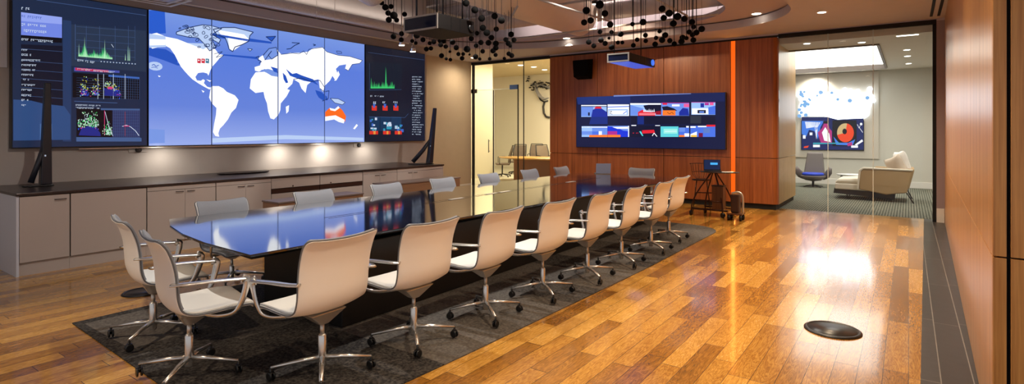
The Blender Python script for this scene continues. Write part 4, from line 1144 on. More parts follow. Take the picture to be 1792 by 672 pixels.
def shell_mesh(i0, i1, inset, l0, l1, nx=12):
    bm = nb(); A, B_ = shell_grid(i0, i1, inset, l0, nx), shell_grid(i0, i1, inset, l1, nx)
    va = [[bm.verts.new(p) for p in r] for r in A]; vb = [[bm.verts.new(p) for p in r] for r in B_]
    m, n = len(va), nx+1
    for i in range(m-1):
        for k in range(n-1):
            bm.faces.new((va[i][k], va[i][k+1], va[i+1][k+1], va[i+1][k])).smooth = True
            bm.faces.new((vb[i][k], vb[i+1][k], vb[i+1][k+1], vb[i][k+1])).smooth = True
    for i in range(m-1):
        bm.faces.new((va[i][0], va[i+1][0], vb[i+1][0], vb[i][0])); bm.faces.new((va[i][-1], vb[i][-1], vb[i+1][-1], va[i+1][-1]))
    for k in range(n-1):
        bm.faces.new((va[0][k], vb[0][k], vb[0][k+1], va[0][k+1])); bm.faces.new((va[-1][k], va[-1][k+1], vb[-1][k+1], vb[-1][k]))
    return bm
def make_chair(zs=0.):
    t = empty('conference_chair')
    n = len(PROF)-1
    def put(o): 
        if zs: o.location = (0, 0, zs)
        return o
    sh = put(link('shell', shell_mesh(0, n, 0, -.013, 0), M_shell, t, bevel=.005))
    put(link('seat_pad', shell_mesh(5, 21, .012, .001, .013), M_pad, t, bevel=.004))
    put(link('back_pad', shell_mesh(24, n-3, .012, .001, .013), M_padgrey, t, bevel=.004))
    bm = nb()
    G = shell_grid(0, n, -.001, -.004)
    loop = [r[0] for r in G] + list(G[-1][1:-1]) + [r[-1] for r in reversed(G)] + list(reversed(G[0][1:-1]))
    tube(bm, loop+[loop[0]], .0055, 6, cap=False); put(link('edge_piping', bm, M_piping, sh)) if False else link('edge_piping', bm, M_piping, sh)
    for s in (-1, 1):
        bm = nb()
        pts = catmull([(s*.272, -.155, .655), (s*.30, -.10, .655), (s*.318, .05, .65), (s*.322, .18, .64), (s*.32, .235, .635)], 4)
        tube(bm, pts, [.016]*len(pts), 10, flat=(1.8, .6))
        pts = catmull([(s*.32, .215, .64), (s*.32, .245, .625), (s*.318, .235, .56), (s*.308, .205, .47), (s*.29, .17, .425), (s*.24, .10, .412), (s*.12, .04, .410)], 4)
        tube(bm, pts, [.012+.011*max(0, 1-k/14) for k in range(len(pts))], 10, flat=(.6, 1.25))
        put(link('arm', bm, M_alu, t, smooth=True))
    # V bracket under the seat
    bm = nb()
    top = [(-.135, -.075, .416), (.135, -.075, .416), (.135, .115, .428), (-.135, .115, .428)]; bot = [(-.028, -.028, .33), (.028, -.028, .33), (.028, .028, .33), (-.028, .028, .33)]
    a = [bm.verts.new(p) for p in top]; b_ = [bm.verts.new(p) for p in bot]
    bm.faces.new(a); bm.faces.new(b_[::-1])
    for i in range(4): bm.faces.new((a[i], b_[i], b_[(i+1) % 4], a[(i+1) % 4]))
    put(link('seat_bracket', bm, M_alu_s, t, bevel=.006))
    bm = nb(); lathe(bm, [(.014, .25), (.014, .335)], seg=14); put(link('piston', bm, M_alu_s, t))
    bm = nb(); lathe(bm, [(.022, .06), (.026, .07), (.026, .255+zs), (.018, .268+zs)], seg=16); link('column', bm, M_alu, t)
    for k in range(4):
        a_ = PI/4+k*PI/2+.12
        c, s = math.cos(a_), math.sin(a_)
        pts = [(.02*c, .02*s, .118), (.12*c, .12*s, .112), (.30*c, .30*s, .088)]
        bm = nb(); tube(bm, pts, [.021, .018, .012], 8, flat=(.95, .8)); lg = link('leg', bm, M_alu, t)
        bm = nb(); M_ = Matrix.Translation((.30*c, .30*s, .036)) @ Matrix.Rotation(a_+.7, 4, 'Z') @ Matrix.Rotation(PI/2, 4, 'Y')
        for dz in (-.018, .006): lathe(bm, [(.02, dz), (.027, dz+.002), (.027, dz+.010), (.02, dz+.012)], (0, 0, 0), 14, M=M_)
        tube(bm, [(.30*c, .30*s, .034), (.30*c, .30*s, .09)], .008, 8)
        lathe(bm, [(.018, .05), (.02, .062)], (.30*c, .30*s, 0), 10)
        link('caster', bm, M_caster, lg)
    return t
RZ = .0095  # rug pile height
proto = make_chair(0.)
near = [(-3.02, 2.17), (-2.95, 2.90), (-2.88, 3.66), (-2.81, 4.44), (-2.76, 5.24), (-2.74, 6.05), (-2.72, 6.92), (-2.80, 7.80)]
near_lab = ['white shell chair nearest the camera on the right side of the table', 'second white chair from the camera on the right side', 'third white chair from the camera on the right side', 'fourth white chair from the camera on the right side',
            'fifth white chair from the camera on the right side', 'sixth white chair from the camera, just before the far pair', 'white chair next to last on the right side of the table', 'white chair at the far end of the right side row']
jit = [.02, -.02, .03, -.01, .02, .03, .0, -.04]
def place(src, first, x, y, rz, lab, grp, z=RZ):
    c = src if first else copy_tree(src)
    c.location = (x, y, z); c.rotation_euler = (0, 0, rz); tag(c, lab, 'chair', grp); return c
for i, (x, y) in enumerate(near):
    place(proto, i == 0, x, y, PI/2+jit[i], near_lab[i], 'white chairs on the right side of the table')
place(proto, False, -4.62, 1.84, -.2, 'white chair at the near table end, farther left of the two', 'white chairs at the near end of the table')
place(proto, False, -3.70, 1.68, -.2, 'white chair at the near table end, in front of the other end chair', 'white chairs at the near end of the table')
proto2 = make_chair(-.075)
far_px = [382, 542, 669, 767, 848, 920, 976]
far_lab = ['grey backed chair on the far side nearest the camera, facing the screens reflection', 'second grey backed chair on the screen side of the table', 'third grey backed chair, left of the copper console', 'fourth grey backed chair, right of the copper console',
           'fifth grey backed chair, in front of the glass door', 'sixth grey backed chair, below the meeting room chairs', 'seventh grey backed chair, by the timber wall edge']
far_lab[0] = 'grey backed chair on the screen side, nearest the camera'
XB = -5.86
for i, px in enumerate(far_px):
    r = ray(px); d = XB/r[0]
    place(proto2, i == 0, XB+.27, r[1]*d, -PI/2, far_lab[i], 'grey backed chairs on the screen side', .0 if r[1]*d > 9.3 else RZ)
place(proto2, False, -4.27, 10.2, PI, 'light grey backed chair at the far head of the table', None, .0)

# ================================================================== FRONT WALL THINGS
# wall TV
def front_tv():
    Yt = YF-.09
    a, b_ = at_y(1008, 258, Yt), at_y(1270, 161, Yt)
    x0, x1, z0, z1 = a.x, b_.x, 1.18, 2.372
    t = empty('wall_television', ((x0+x1)/2, YF, z0)); tag(t, 'wide wall television with rows of bright video pictures on the timber wall', 'television')
    off = t.location
    bm = nb(); box(bm, Vector((x0, Yt+.006, z0))-off, Vector((x1, YF-.002, z1))-off); link('housing', bm, M_bezel, t, bevel=.004)
    bm = nb(); box(bm, Vector((x0+.012, Yt, z0+.012))-off, Vector((x1-.012, Yt+.006, z1-.012))-off); link('screen', bm, glow('tv_navy', (10, 20, 62), 1.0), t)
    plane = lambda u, v, l: at_y(u, v, Yt-.0008-.0012*l) - off
    c = lambda pts: [(980+x/4.8, 140+y/4.8) for x, y in pts]
    P = Picture(plane, (1008, 150), (1270, 270))
    G = lambda n, col: glow('tv_'+n, col, 1.15)
    white, pale, blue, deep, red, org, mag, blk, teal, sky = G('white', (240, 244, 255)), G('pale', (150, 186, 240)), G('blue', (70, 110, 220)), G('deep', (18, 40, 150)), G('red', (220, 30, 50)), G('orange', (245, 120, 40)), G('magenta', (170, 40, 140)), G('ink', (8, 14, 44)), G('teal', (90, 205, 215)), G('sky', (104, 140, 225))
    R = lambda x0, y0, x1, y1, m, l=2: P.poly(c([(x0, y0), (x1, y0), (x1, y1), (x0, y1)]), m, l)
    P.poly(c([(140,145),(590,130),(590,200),(150,205)]), G('navy2', (22, 44, 110)), 1); P.poly(c([(590,130),(1100,110),(1385,105),(1385,180),(590,190)]), G('navy3', (14, 28, 78)), 1)
    P.poly(c([(450,128),(1100,112),(1100,118),(450,140)]), G('sheen', (110, 130, 190)), 2)
    # top row
    R(178,210,392,310,pale); R(178,225,280,305,sky,3); P.poly(c([(262,310),(275,250),(310,235),(350,240),(395,270),(400,310)]), deep, 4); P.poly(c([(285,240),(300,225),(345,225),(350,240)]), red, 5)
    R(178,210,392,220,white,3); P.line(c([(180,222),(392,222)]), 1.2, blk, 5); R(236,272,250,300,blk,5)
    P.poly(c([(262,310),(400,310),(400,370),(245,372)]), G('ghost', (14, 40, 120)), 2)
    R(400,205,580,302,white); R(404,245,570,296,pale,3); R(412,255,560,290,white,4); P.line(c([(400,228),(580,222)]), 1.4, blue, 5); P.line(c([(415,262),(436,262),(418,280),(440,288)]), .7, blk, 6); P.line(c([(530,285),(560,262)]), 1.2, blue, 6)
    R(590,195,848,300,pale); P.poly(c([(590,210),(700,240),(690,296),(590,298)]), sky, 3); P.poly(c([(700,215),(760,205),(848,205),(848,290),(720,255)]), blk, 3); P.poly(c([(655,270),(690,250),(730,268),(800,272),(800,300),(655,300)]), red, 5); P.poly(c([(800,265),(848,258),(848,292),(805,292)]), G('darkred', (150, 10, 40)), 5); R(665,278,800,296,G('pink', (250, 120, 130)),6)
    for k in range(7): P.poly(c([(700+14*k, 268), (706+14*k, 240+4*(k % 3)), (712+14*k, 268)]), white, 7)
    R(590,195,848,208,white,4)
    R(850,190,1085,300,sky); P.poly(c([(855,225),(900,220),(960,240),(985,258),(870,262)]), blk, 4); R(862,255,970,298,org,5); P.line(c([(900,270),(920,285),(940,270),(955,288)]), 1, G('brown', (120, 60, 20)), 6); P.poly(c([(1000,270),(1030,235),(1075,240),(1085,298),(1000,298)]), deep, 5); R(1040,200,1085,228,G('rose', (230, 90, 150)),5); R(862,195,900,208,red,4); R(940,205,1005,222,white,5); R(850,190,1085,196,magp := mag,3)
    R(1103,185,1305,292,pale); R(1108,238,1245,288,white,4); R(1155,252,1225,280,blk,5); R(1170,262,1210,276,sky,6); P.poly(c([(1245,230),(1305,215),(1305,290),(1250,290)]), blue, 4); R(1215,192,1250,212,mag,4); R(1258,190,1290,212,G('rose', (230, 90, 150)),4); R(1103,185,1305,190,mag,3); R(1180,195,1210,230,deep,4)
    # middle band
    R(595,308,1305,370,blk,2); R(1095,300,1185,365,G('greyblock', (40, 46, 60)),3); R(650,305,705,372,G('bluestripe', (14, 40, 120)),3)
    # bottom row
    R(182,388,398,478,sky); R(182,388,270,430,pale,3); R(182,392,398,400,white,3); R(270,432,340,462,blue,4); R(325,430,352,462,white,5); P.poly(c([(245,462),(398,460),(398,480),(245,480)]), org, 6); R(182,460,245,478,pale,4)
    R(400,385,575,478,sky); P.poly(c([(400,390),(470,395),(530,425),(575,430),(575,478),(400,478)]), G('royal', (20, 50, 210)), 3); R(400,430,480,460,mag,4); R(400,460,508,480,org,5); P.poly(c([(440,395),(570,392),(570,410),(480,410)]), white, 4); R(572,385,580,478,white,4)
    R(590,385,842,480,blk); R(600,378,640,386,white,3); R(800,380,840,386,white,3); P.poly(c([(690,422),(790,418),(798,445),(690,450)]), red, 4); glyphs(P, c, 612, 442, 660, 443, 9, red, random.Random(1)); P.poly(c([(665,432),(680,430),(700,470),(690,470)]), teal, 5); P.line(c([(775,470),(790,445),(815,475)]), 1.2, white, 5)
    R(845,390,995,478,teal); R(870,410,985,450,G('mint', (150, 232, 220)),3); P.line(c([(880,432),(980,430)]), .8, white, 4); R(998,400,1085,478,blue); R(998,398,1050,435,sky,3); R(1000,462,1050,478,org,4); R(1045,448,1085,475,white,4); R(1060,386,1082,400,white,3); R(998,388,1055,400,blk,3)
    R(1095,385,1305,478,blue); R(1095,388,1140,402,white,3); R(1158,385,1230,396,white,3); R(1230,376,1305,392,red,4); P.poly(c([(1095,455),(1150,432),(1150,478),(1095,478)]), white, 4); R(1100,462,1150,478,G('yellow', (240, 190, 70)),5); R(1165,445,1200,478,G('maroon', (110, 10, 60)),4); R(1205,405,1260,445,G('steel', (90, 120, 190)),3)
    P.done('screen_picture', t)
front_tv()
# wall speaker
t = empty('wall_speaker', (-6.37, YF, 3.06)); tag(t, 'black wedge shaped wall speaker high on the timber wall', 'speaker')
bm = nb()
v = []
for (y, w, z0, z1) in ((-.28, .2, -.19, .2), (-.03, .225, -.24, .24)):
    v.append([bm.verts.new((x, y, z)) for x, z in ((-w*.86, z0), (w*.9, z0), (w, z1), (-w, z1))])
bm.faces.new(v[0][::-1]); bm.faces.new(v[1])
for i in range(4): bm.faces.new((v[0][i], v[0][(i+1) % 4], v[1][(i+1) % 4], v[1][i]))
link('speaker_cabinet', bm, M_blackfab, t, bevel=.012)
bm = nb(); box(bm, (-.04, -.03, .05), (.04, -.001, .15)); link('wall_bracket', bm, M_black, t)

# cart with laptop
def cart():
    c = Vector((-2.95, 10.62, 0))
    t = empty('rolling_stand', c); tag(t, 'rolling stand with bent brown tube legs and a small dark top', 'cart')
    brown = mat('brown_tube', (66, 36, 26), .3, metal=.5)
    bm = nb(); lathe(bm, [(.9, .80), (1, .808), (1, .818), (.02, .82)], seg=36, M=Matrix.Translation((.1, -.02, 0)) @ Matrix.Diagonal((.36, .24, 1, 1))); link('stand_top', bm, mat('dark_top', (60, 52, 50), .25), t, bevel=.0)
    for k, (x, y) in enumerate(((-.36, -.2), (-.22, .2), (.22, -.24), (.3, .2))):
        bm = nb(); tube(bm, catmull([(x*.1, y*.1, .80), (x*.35, y*.35, .66), (x*.75, y*.75, .42), (x*.95, y*.95, .22), (x, y, .085)], 4), .013, 10); lg = link('leg', bm, brown, t)
        bm = nb(); M_ = Matrix.Translation((x, y, .046)) @ Matrix.Rotation(.5*k, 4, 'Z') @ Matrix.Rotation(PI/2, 4, 'Y'); lathe(bm, [(.036, -.026), (.046, -.02), (.046, .02), (.036, .026)], seg=16, M=M_); link('caster', bm, M_caster, lg)
    for (a, b_) in (((-.33, -.18, .42-.14), (.2, -.22, .28)), ((-.29, -.16, .42), (.02, -.05, .42))):
        bm = nb(); tube(bm, [a, b_], .009, 8); link('cross_bar', bm, brown, t)
    for fr in (((-.35, -.2, .13), (.3, -.2, .12)), ((-.22, .2, .13), (.3, .2, .12))):
        bm = nb(); tube(bm, list(fr), .016, 8); link('foot_rail', bm, brown, t)
    laptop((c.x-.02, c.y-.02, .8215), math.radians(20), 'open black laptop with blue screen on the rolling stand', glow('laptop_blue', (16, 36, 74), 1.), .30, tilt=.2)
    # sheet of paper
    bm = nb(); box(bm, (-.1, -.07, 0), (.1, .07, .004)); o = link('paper', bm, mat('paper_white', (236, 234, 230), .5)); o.location = (c.x+.26, c.y-.07, .8202); o.rotation_euler = (0, 0, .3); tag(o, 'white paper lying beside the laptop on the rolling stand', 'paper')
    # wire back chair behind
    s = Vector((-3.32, 11.1, 0)); t = empty('wire_chair', s, .3); tag(t, 'thin wire back bar chair standing behind the rolling stand', 'chair')
    wire = mat('dark_wire', (44, 26, 20), .35, metal=.6)
    bm = nb()
    for k in range(9):
        a = PI*.15+PI*.7*k/8*1.0; x, y = .2*math.cos(a), .2*math.sin(a)
        tube(bm, catmull([(x*.5, y*.5, .62), (x*.95, y*.95, .72), (x*1.15, y*1.2, .92)], 3), .0045, 6)
    ring_ = [(.235*math.cos(PI*.1+PI*.8*k/12), .245*math.sin(PI*.1+PI*.8*k/12), .92) for k in range(13)]; tube(bm, ring_, .007, 8)
    ring_ = [(.19*math.cos(PI*.1+PI*.8*k/12), .19*math.sin(PI*.1+PI*.8*k/12), .76) for k in range(13)]; tube(bm, ring_, .005, 8)
    link('wire_back', bm, wire, t)
    bm = nb(); lathe(bm, [(.17, .6), (.185, .61), (.185, .62), (.02, .615)], seg=28); link('seat', bm, wire, t)
    for k in range(4):
        a = PI/4+k*PI/2; bm = nb(); tube(bm, [(.13*math.cos(a), .13*math.sin(a), .605), (.23*math.cos(a), .23*math.sin(a), .008)], .009, 8); link('leg', bm, wire, t)
    # wooden box and trolley under the stand
    t = empty('wooden_crate', (-2.83, 10.5, .14)); tag(t, 'brown wooden crate held between the legs of the rolling stand', 'crate')
    bm = nb()
    for (lo, hi) in (((-.1, -.09, 0), (-.085, .09, .42)), ((.085, -.09, 0), (.1, .09, .42)), ((-.085, -.09, 0), (.085, -.075, .42)), ((-.085, .075, 0), (.085, .09, .42)), ((-.085, -.075, 0), (.085, .075, .015))): box(bm, lo, hi)
    link('crate_body', bm, M_veneer_dark, t, bevel=.002)
    bm = nb(); box(bm, (-.107, -.097, .42), (.107, .097, .435)); link('crate_lid', bm, M_black, t, bevel=.003)
    t = empty('equipment_trolley', (-2.49, 10.28, 0)); tag(t, 'small dark wheeled trolley with curved silver handle right of the crate', 'trolley')
    bm = nb(); box(bm, (-.12, -.12, .1), (.14, .12, .13)); link('deck', bm, M_veneer_dark, t, bevel=.006)
    bm = nb(); box(bm, (-.06, -.08, .131), (.08, .08, .46)); link('equipment_case', bm, mat('brown_case', (70, 46, 34), .4), t, bevel=.02)
    bm = nb(); tube(bm, catmull([(-.04, -.09, .47), (.06, -.09, .5), (.13, -.09, .46), (.15, -.09, .34), (.15, -.09, .13)], 4), .016, 10, flat=(.8, 1.2)); link('trolley_handle', bm, M_alu_s, t)
    for x in (-.09, .11):
        for y in (-.09, .09):
            bm = nb(); M_ = Matrix.Translation((x, y, .05)) @ Matrix.Rotation(.4, 4, 'Z') @ Matrix.Rotation(PI/2, 4, 'Y'); lathe(bm, [(.038, -.022), (.05, -.016), (.05, .016), (.038, .022)], seg=16, M=M_); link('wheel', bm, M_caster, t)
cart()

# ================================================================== CEILING: projectors, pendants, ducts
def projector(X0, Y0_, w, L_, z0, h, label, glowbelow):
    """box whose near right corner is X0,Y0"""
    c = Vector((X0-w/2, Y0_+L_/2, z0)); t = empty('projector', c); tag(t, label, 'projector')
    bm = nb(); box(bm, (-w/2, -L_/2, 0), (w/2, L_/2, h)); link('projector_body', bm, mat('projector_dark', (16, 12, 11), .6, spec=.2), t, bevel=.006)
    bm = nb()
    for lo, hi in (((-w/2-.003, -L_/2-.014, -.003), (w/2+.003, -L_/2-.001, .02)), ((-w/2-.003, -L_/2-.014, h-.02), (w/2+.003, -L_/2-.001, h+.003)), ((-w/2-.003, -L_/2-.014, .0205), (-w/2+.018, -L_/2-.001, h-.0205)), ((w/2-.018, -L_/2-.014, .0205), (w/2+.003, -L_/2-.001, h-.0205))): box(bm, lo, hi)
    link('front_frame', bm, M_alu_s, t)
    bm = nb(); box(bm, (-w/2+.019, -L_/2-.008, .021), (w/2-.019, -L_/2-.001, h-.021)); link('front_panel', bm, M_projfront, t)
    bm = nb()
    for y in (-.15, .1): box(bm, (w/2+.001, L_*y-.005, .01), (w/2+.004, L_*y+.005, h-.01))
    link('side_rib', bm, M_black, t)
    bm = nb(); lathe(bm, [(.05, 0), (.055, .02), (.04, .03)], (w/2+.001, L_*.38, h*.5), 20, M=Matrix.Rotation(PI/2, 4, 'Y')); link('lens', bm, glow('proj_lens', (60, 110, 220), 1.3) if glowbelow else M_black, t)
    if glowbelow:
        bm = nb(); box(bm, (-w/2+.02, -L_/2+.03, -.004), (w/2-.02, L_/2-.03, -.0005)); link('blue_glow_panel', bm, glow('proj_blue', (30, 70, 200), .9), t)['label'] = 'glowing blue underside'  # emissive blue sheet below the body
    for x in (-w*.3, w*.3):
        for y in (-L_*.35, L_*.35) if not glowbelow else ((-L_*.42, ) if x < 0 else (L_*.1,)):
            bm = nb(); tube(bm, [(x, y, h), (x, y, ZP-z0-.001)], .009 if glowbelow else .011, 8); link('hanging_rod', bm, M_black, t)
projector(-4.82, 5.16, .60, .72, 2.86, .19, 'large black ceiling projector with grey framed end in the left ball cluster', False)
projector(-3.68, 8.43, .38, 1.12, 2.70, .14, 'flat black projector with blue lit underside near the timber wall', True)

CA = [(170,30,25),(210,78,32),(240,140,28),(300,165,38),(247,212,30),(330,215,25),(270,70,25),(415,152,25),(297,390,28),(383,360,25),(380,425,25),(497,438,20),(535,460,18),(545,378,32),(612,425,25),(683,462,20),(648,525,24),(697,517,22),(728,447,25),(790,440,20),(835,440,25),(800,480,24),(927,450,28),(855,498,22),(810,595,25),(900,552,14),(860,628,16),(905,638,18)]
CB = [(208,32,33),(298,102,33),(367,188,32),(500,165,30),(570,208,33),(380,285,30),(420,335,32),(517,298,25),(320,340,22),(262,395,25),(468,385,27),(360,435,25),(437,437,28),(513,445,28),(513,490,26),(483,520,25),(312,468,22),(378,525,22),(218,503,32),(510,562,20),(108,488,25),(130,553,20),(178,553,18),(243,558,11),(168,596,22),(305,580,26),(348,603,16),(450,602,17),(600,598,16),(668,352,28),(615,405,24),(697,408,25),(640,445,25),(660,470,18),(645,550,22),(675,568,24)]
CC = [(255,42,35),(135,95,31),(303,122,28),(173,185,27),(115,203,26),(350,222,27),(258,288,20),(362,290,18),(340,346,13),(445,308,24),(267,363,24),(305,393,22),(157,381,23),(202,415,21),(420,386,17),(460,385,16),(362,428,24),(552,218,19),(648,200,28),(594,359,19),(669,319,20),(672,370,19),(560,410,20),(820,80,28),(884,120,30),(835,162,26),(960,150,31),(922,213,28),(1022,170,27),(1090,200,26),(1105,243,20),(1178,262,27),(1065,290,22),(1130,295,25),(1095,315,22),(797,283,18),(848,318,25),(765,343,18),(820,362,26),(890,368,22),(757,400,23),(930,397,22),(995,375,26),(1005,340,24),(1040,345,18),(1103,362,24)]
balls = [(640+x/6.106, y/6.106, r/6.106, 'a') for x, y, r in CA] + [(780+x/5.843, y/5.843, r/5.843, 'b') for x, y, r in CB] + [(1000+x/5.168, y/5.168, r/5.168, 'c') for x, y, r in CC]
LBL = {'a': ('small black ball pendant hanging around the large projector, left part of the left cluster', 'ball pendants left of and below the large projector'),
       'b': ('small black ball pendant in the right part of the left cluster, before the glass door', 'ball pendants right of the large projector'),
       'c': ('small black ball pendant in the cluster above the blue lit projector', 'ball pendants above the blue lit projector')}
# one pendant: unit ball + socket, rod unique in length through object scale of shared mesh
bmb = nb(); sphere(bmb, (0, 0, 0), 1., .97, 18, 12)
ball_me = bpy.data.meshes.new('ball'); bmb.to_mesh(ball_me); bmb.free(); ball_me.materials.append(M_blackfab)
bmb = nb(); tube(bmb, [(0, 0, 0), (0, 0, 1)], 1., 6); rod_me = bpy.data.meshes.new('rod'); bmb.to_mesh(rod_me); bmb.free(); rod_me.materials.append(M_black)
placed = []
rr = random.Random(21)
for (px, py, rp, g) in balls:
    rp *= 1.1; d = min(max(.047*FPX/rp, 7.0), 9.8)
    if g == 'c': d = min(max(d, 7.8), 10.2)
    for k in range(30):
        p = at_d(px, py, d); r = rp*d/FPX
        ok = all((p-q).length > r+s+.008 and (p-q).xy.length > (s if q.z > p.z else r)+.012 for q, s in placed)
        if -5.50 < p.x < -4.72 and 5.05 < p.y < 6.0 and p.z < 3.15: ok = False
        if -4.14 < p.x < -3.60 and 8.33 < p.y < 9.65 and p.z < 2.95: ok = False
        if ok: break
        d += (.12 if k % 2 == 0 else -.12)*(k+1)
        d = min(max(d, 6.2), 10.6)
    placed.append((p, r))
    t = empty('ball_pendant', p); tag(t, LBL[g][0], 'pendant', LBL[g][1])
    o = bpy.data.objects.new('ball', ball_me); COL.objects.link(o); o.parent = t; o.scale = (r, r, r)
    o = bpy.data.objects.new('rod', rod_me); COL.objects.link(o); o.parent = t; o.location = (0, 0, r*.9)
    rad = rr.choice([.0022, .003, .003, .007 if g == 'c' else .004]); zt = ZP-.001
    if abs(p.x+5.85) < .4+rad and 6.2 < p.y < 10.78: zt = 4.05-math.sqrt(max(0, .4**2-(abs(p.x+5.85))**2))
    if -2.97 < p.x < -2.41 and p.y < 10.32: zt = 4.018
    o.scale = (rad, rad, zt-p.z-r*.9)

# spot lamps on the pipe near the right dashboard
for (px, py, lab) in ((703, 79, 'small chrome spot lamp above the right dashboard screen, left one'), (722.5, 90, 'small chrome spot lamp above the right dashboard screen, right one')):
    p = at_x(px, py, -8.3); t = empty('spot_lamp', p); tag(t, lab, 'spotlight')
    bm = nb(); lathe(bm, [(.02, .12), (.045, .08), (.06, .0)], seg=18); lathe(bm, [(.01, .12), (.01, ZP-p.z-.001)], seg=8); link('lamp_body', bm, M_alu, t)
    bm = nb(); lathe(bm, [(.055, -.01), (.057, -.001)], seg=18); link('lens', bm, M_lampdim, t)

def pipe(name, pts, r, m, label, cat, seg=16, rings=0, strap=True):
    bm = nb(); tube(bm, pts, r, seg)
    if name == 'cross_duct':
        for x in (pts[0][0]+.4, pts[1][0]-.4): box(bm, (x-.015, pts[0][1]-.01, pts[0][2]+r-.02), (x+.015, pts[0][1]+.01, ZP-.001))
    o = link(name, bm, m); tag(o, label, cat); return o
# silver duct run beside the left wall
pipe('air_duct', catmull([(-8.62, -2, 3.70), (-8.62, 4, 3.69), (-8.62, 7.4, 3.70), (-8.62, 8.0, 3.68), (-8.62, 8.25, 3.60)], 3), .085, M_foil, 'silver foil wrapped duct running above the map screens', 'duct')
pipe('conduit', [(-8.62, 8.27, 3.585), (-8.62, 9.2, 3.57), (-8.62, 9.5, 3.57)], .028, M_steel, 'thin white pipe continuing from the foil duct', 'pipe')
pipe('insulated_duct', catmull([(-7.0, -2, 3.98), (-7.0, 4.5, 3.95), (-7.02, 5.6, 3.92), (-7.1, 6.1, 3.86)], 4), .27, M_foil, 'wide foil insulated duct left of the ball pendants', 'duct', 24)
pipe('round_duct', [(-5.85, 6.2, 4.05), (-5.85, 10.78, 4.05)], .4, M_ductbeige, 'big smooth beige round duct between the two pendant clusters', 'duct', 40)
pipe('cross_duct', [(-9.0, 10.35, 4.12), (-6.35, 10.35, 4.12)], .2, M_duct, 'white round cross duct behind the pendants before the glass door', 'duct', 28)
pipe('cross_duct', [(-5.35, 10.6, 4.05), (-1.2, 10.6, 4.05)], .17, M_duct, 'white round cross duct above the timber wall', 'duct', 28)
pipe('wall_rail', [(-8.9, -2.5, 3.484), (-8.9, 8.6, 3.484)], .013, M_white, 'thin white rail along the ceiling edge above the map screens', 'rail', 8)
# steel framing in the plenum
def ibeam(p0, p1, h, w, label, grp):
    p0, p1 = Vector(p0), Vector(p1); d = p1-p0; L_ = d.length
    bm = nb(); box(bm, (0, -w/2, 0), (L_, w/2, .012)); box(bm, (0, -.006, .012), (L_, .006, h-.012)); box(bm, (0, -w/2, h-.012), (L_, w/2, h))
    o = link('steel_beam', bm, M_steel); o.location = p0; o.rotation_euler = (0, 0, math.atan2(d.y, d.x)); return tag(o, label, 'beam', grp)
for i, (y, lab) in enumerate(((4.1, 'white steel beam crossing nearest above the table'), (6.6, 'white steel beam crossing over the large projector'), (8.1, 'white steel beam crossing before the beige duct'), (9.6, 'white steel beam crossing over the blue lit projector'), (11.4, 'white steel beam crossing farthest, over the timber wall'))):
    ibeam((-8.9, y, 4.46), (-1.4, y, 4.46), .2, .12, lab, 'steel beams above the open ceiling')
def strut_bar(p0, p1, lab):
    p0, p1 = Vector(p0), Vector(p1); bm = nb()
    tube(bm, [p0, p1], .02, 4); box(bm, (p0.x-.004, p0.y-.004, p0.z), (p0.x+.004, p0.y+.004, ZP-.001)); box(bm, (p1.x-.004, p1.y-.004, p1.z), (p1.x+.004, p1.y+.004, ZP-.001))
    tag(link('ceiling_strut', bm, M_steel), lab, 'strut', 'pale struts among the ball pendants')
strut_bar((-6.6, 9.0, 3.6), (-5.2, 7.45, 3.6), 'pale strut beside the large projector pendants')
strut_bar((-7.9, 9.9, 3.58), (-5.0, 9.9, 3.58), 'long pale strut before the glass door')
strut_bar((-4.9, 9.95, 3.6), (-2.7, 9.95, 3.6), 'pale strut behind the blue lit projector pendants')
strut_bar((-3.35, 7.4, 3.72), (-3.15, 9.7, 3.58), 'diagonal pale strut right of the pendants')
strut_bar((-4.9, 7.3, 3.7), (-4.5, 9.5, 3.6), 'diagonal pale strut above the blue lit projector')
# truss (open web)
def truss(x0, x1, y, z, h, lab):
    bm = nb(); tube(bm, [(x0, y, z), (x1, y, z)], .022, 6); tube(bm, [(x0, y, z+h), (x1, y, z+h)], .022, 6)
    n = int((x1-x0)/.4)
    for k in range(n):
        a = x0+(x1-x0)*k/n; b_ = x0+(x1-x0)*(k+1)/n
        tube(bm, [(a, y, z+(h if k % 2 else 0)), (b_, y, z+(0 if k % 2 else h))], .012, 6)
    tag(link('roof_truss', bm, M_steel), lab, 'truss', 'open web trusses in the ceiling')
truss(-8.8, -1.6, 9.05, 3.95, .4, 'white open web truss nearer the timber wall')
truss(-8.8, -1.6, 5.9, 4.05, .4, 'white open web truss nearer the camera')
# cable tray with ladder rungs
bm = nb()
for x in (-2.95, -2.45): box(bm, (x, 5, 4.02), (x+.02, 10.3, 4.1))
for k in range(26): box(bm, (-2.929, 5.1+.2*k, 4.04), (-2.451, 5.125+.2*k, 4.06))
tag(link('cable_tray', bm, M_steel), 'pale ladder cable tray above the blue lit projector', 'cable tray')
# thin hanging wires
for i, (px, X) in enumerate(((620-34, -8.3), (554, -8.5), (510, -8.4))):
    p = at_x(px, 20, X); bm = nb(); tube(bm, [(p.x, p.y, 3.5+.02*i), (p.x, p.y, ZP-.001)], .004, 6)
    tag(link('hanging_wire', bm, M_white), ['thin white wire by the end of the foil duct', 'thin white wire hanging in the middle above the map', 'thin white wire nearest the small white detector'][i], 'wire', 'wires above the map screens')
# detector
p = at_x(505, 26, -9.0); bm = nb(); box(bm, (-.03, -.09, -.05), (.05, .09, .05)); o = link('detector', bm, M_white, None, bevel=.015); o.location = (XL+.032, p.y, p.z); tag(o, 'small white detector box on the wall above the map screens', 'detector')
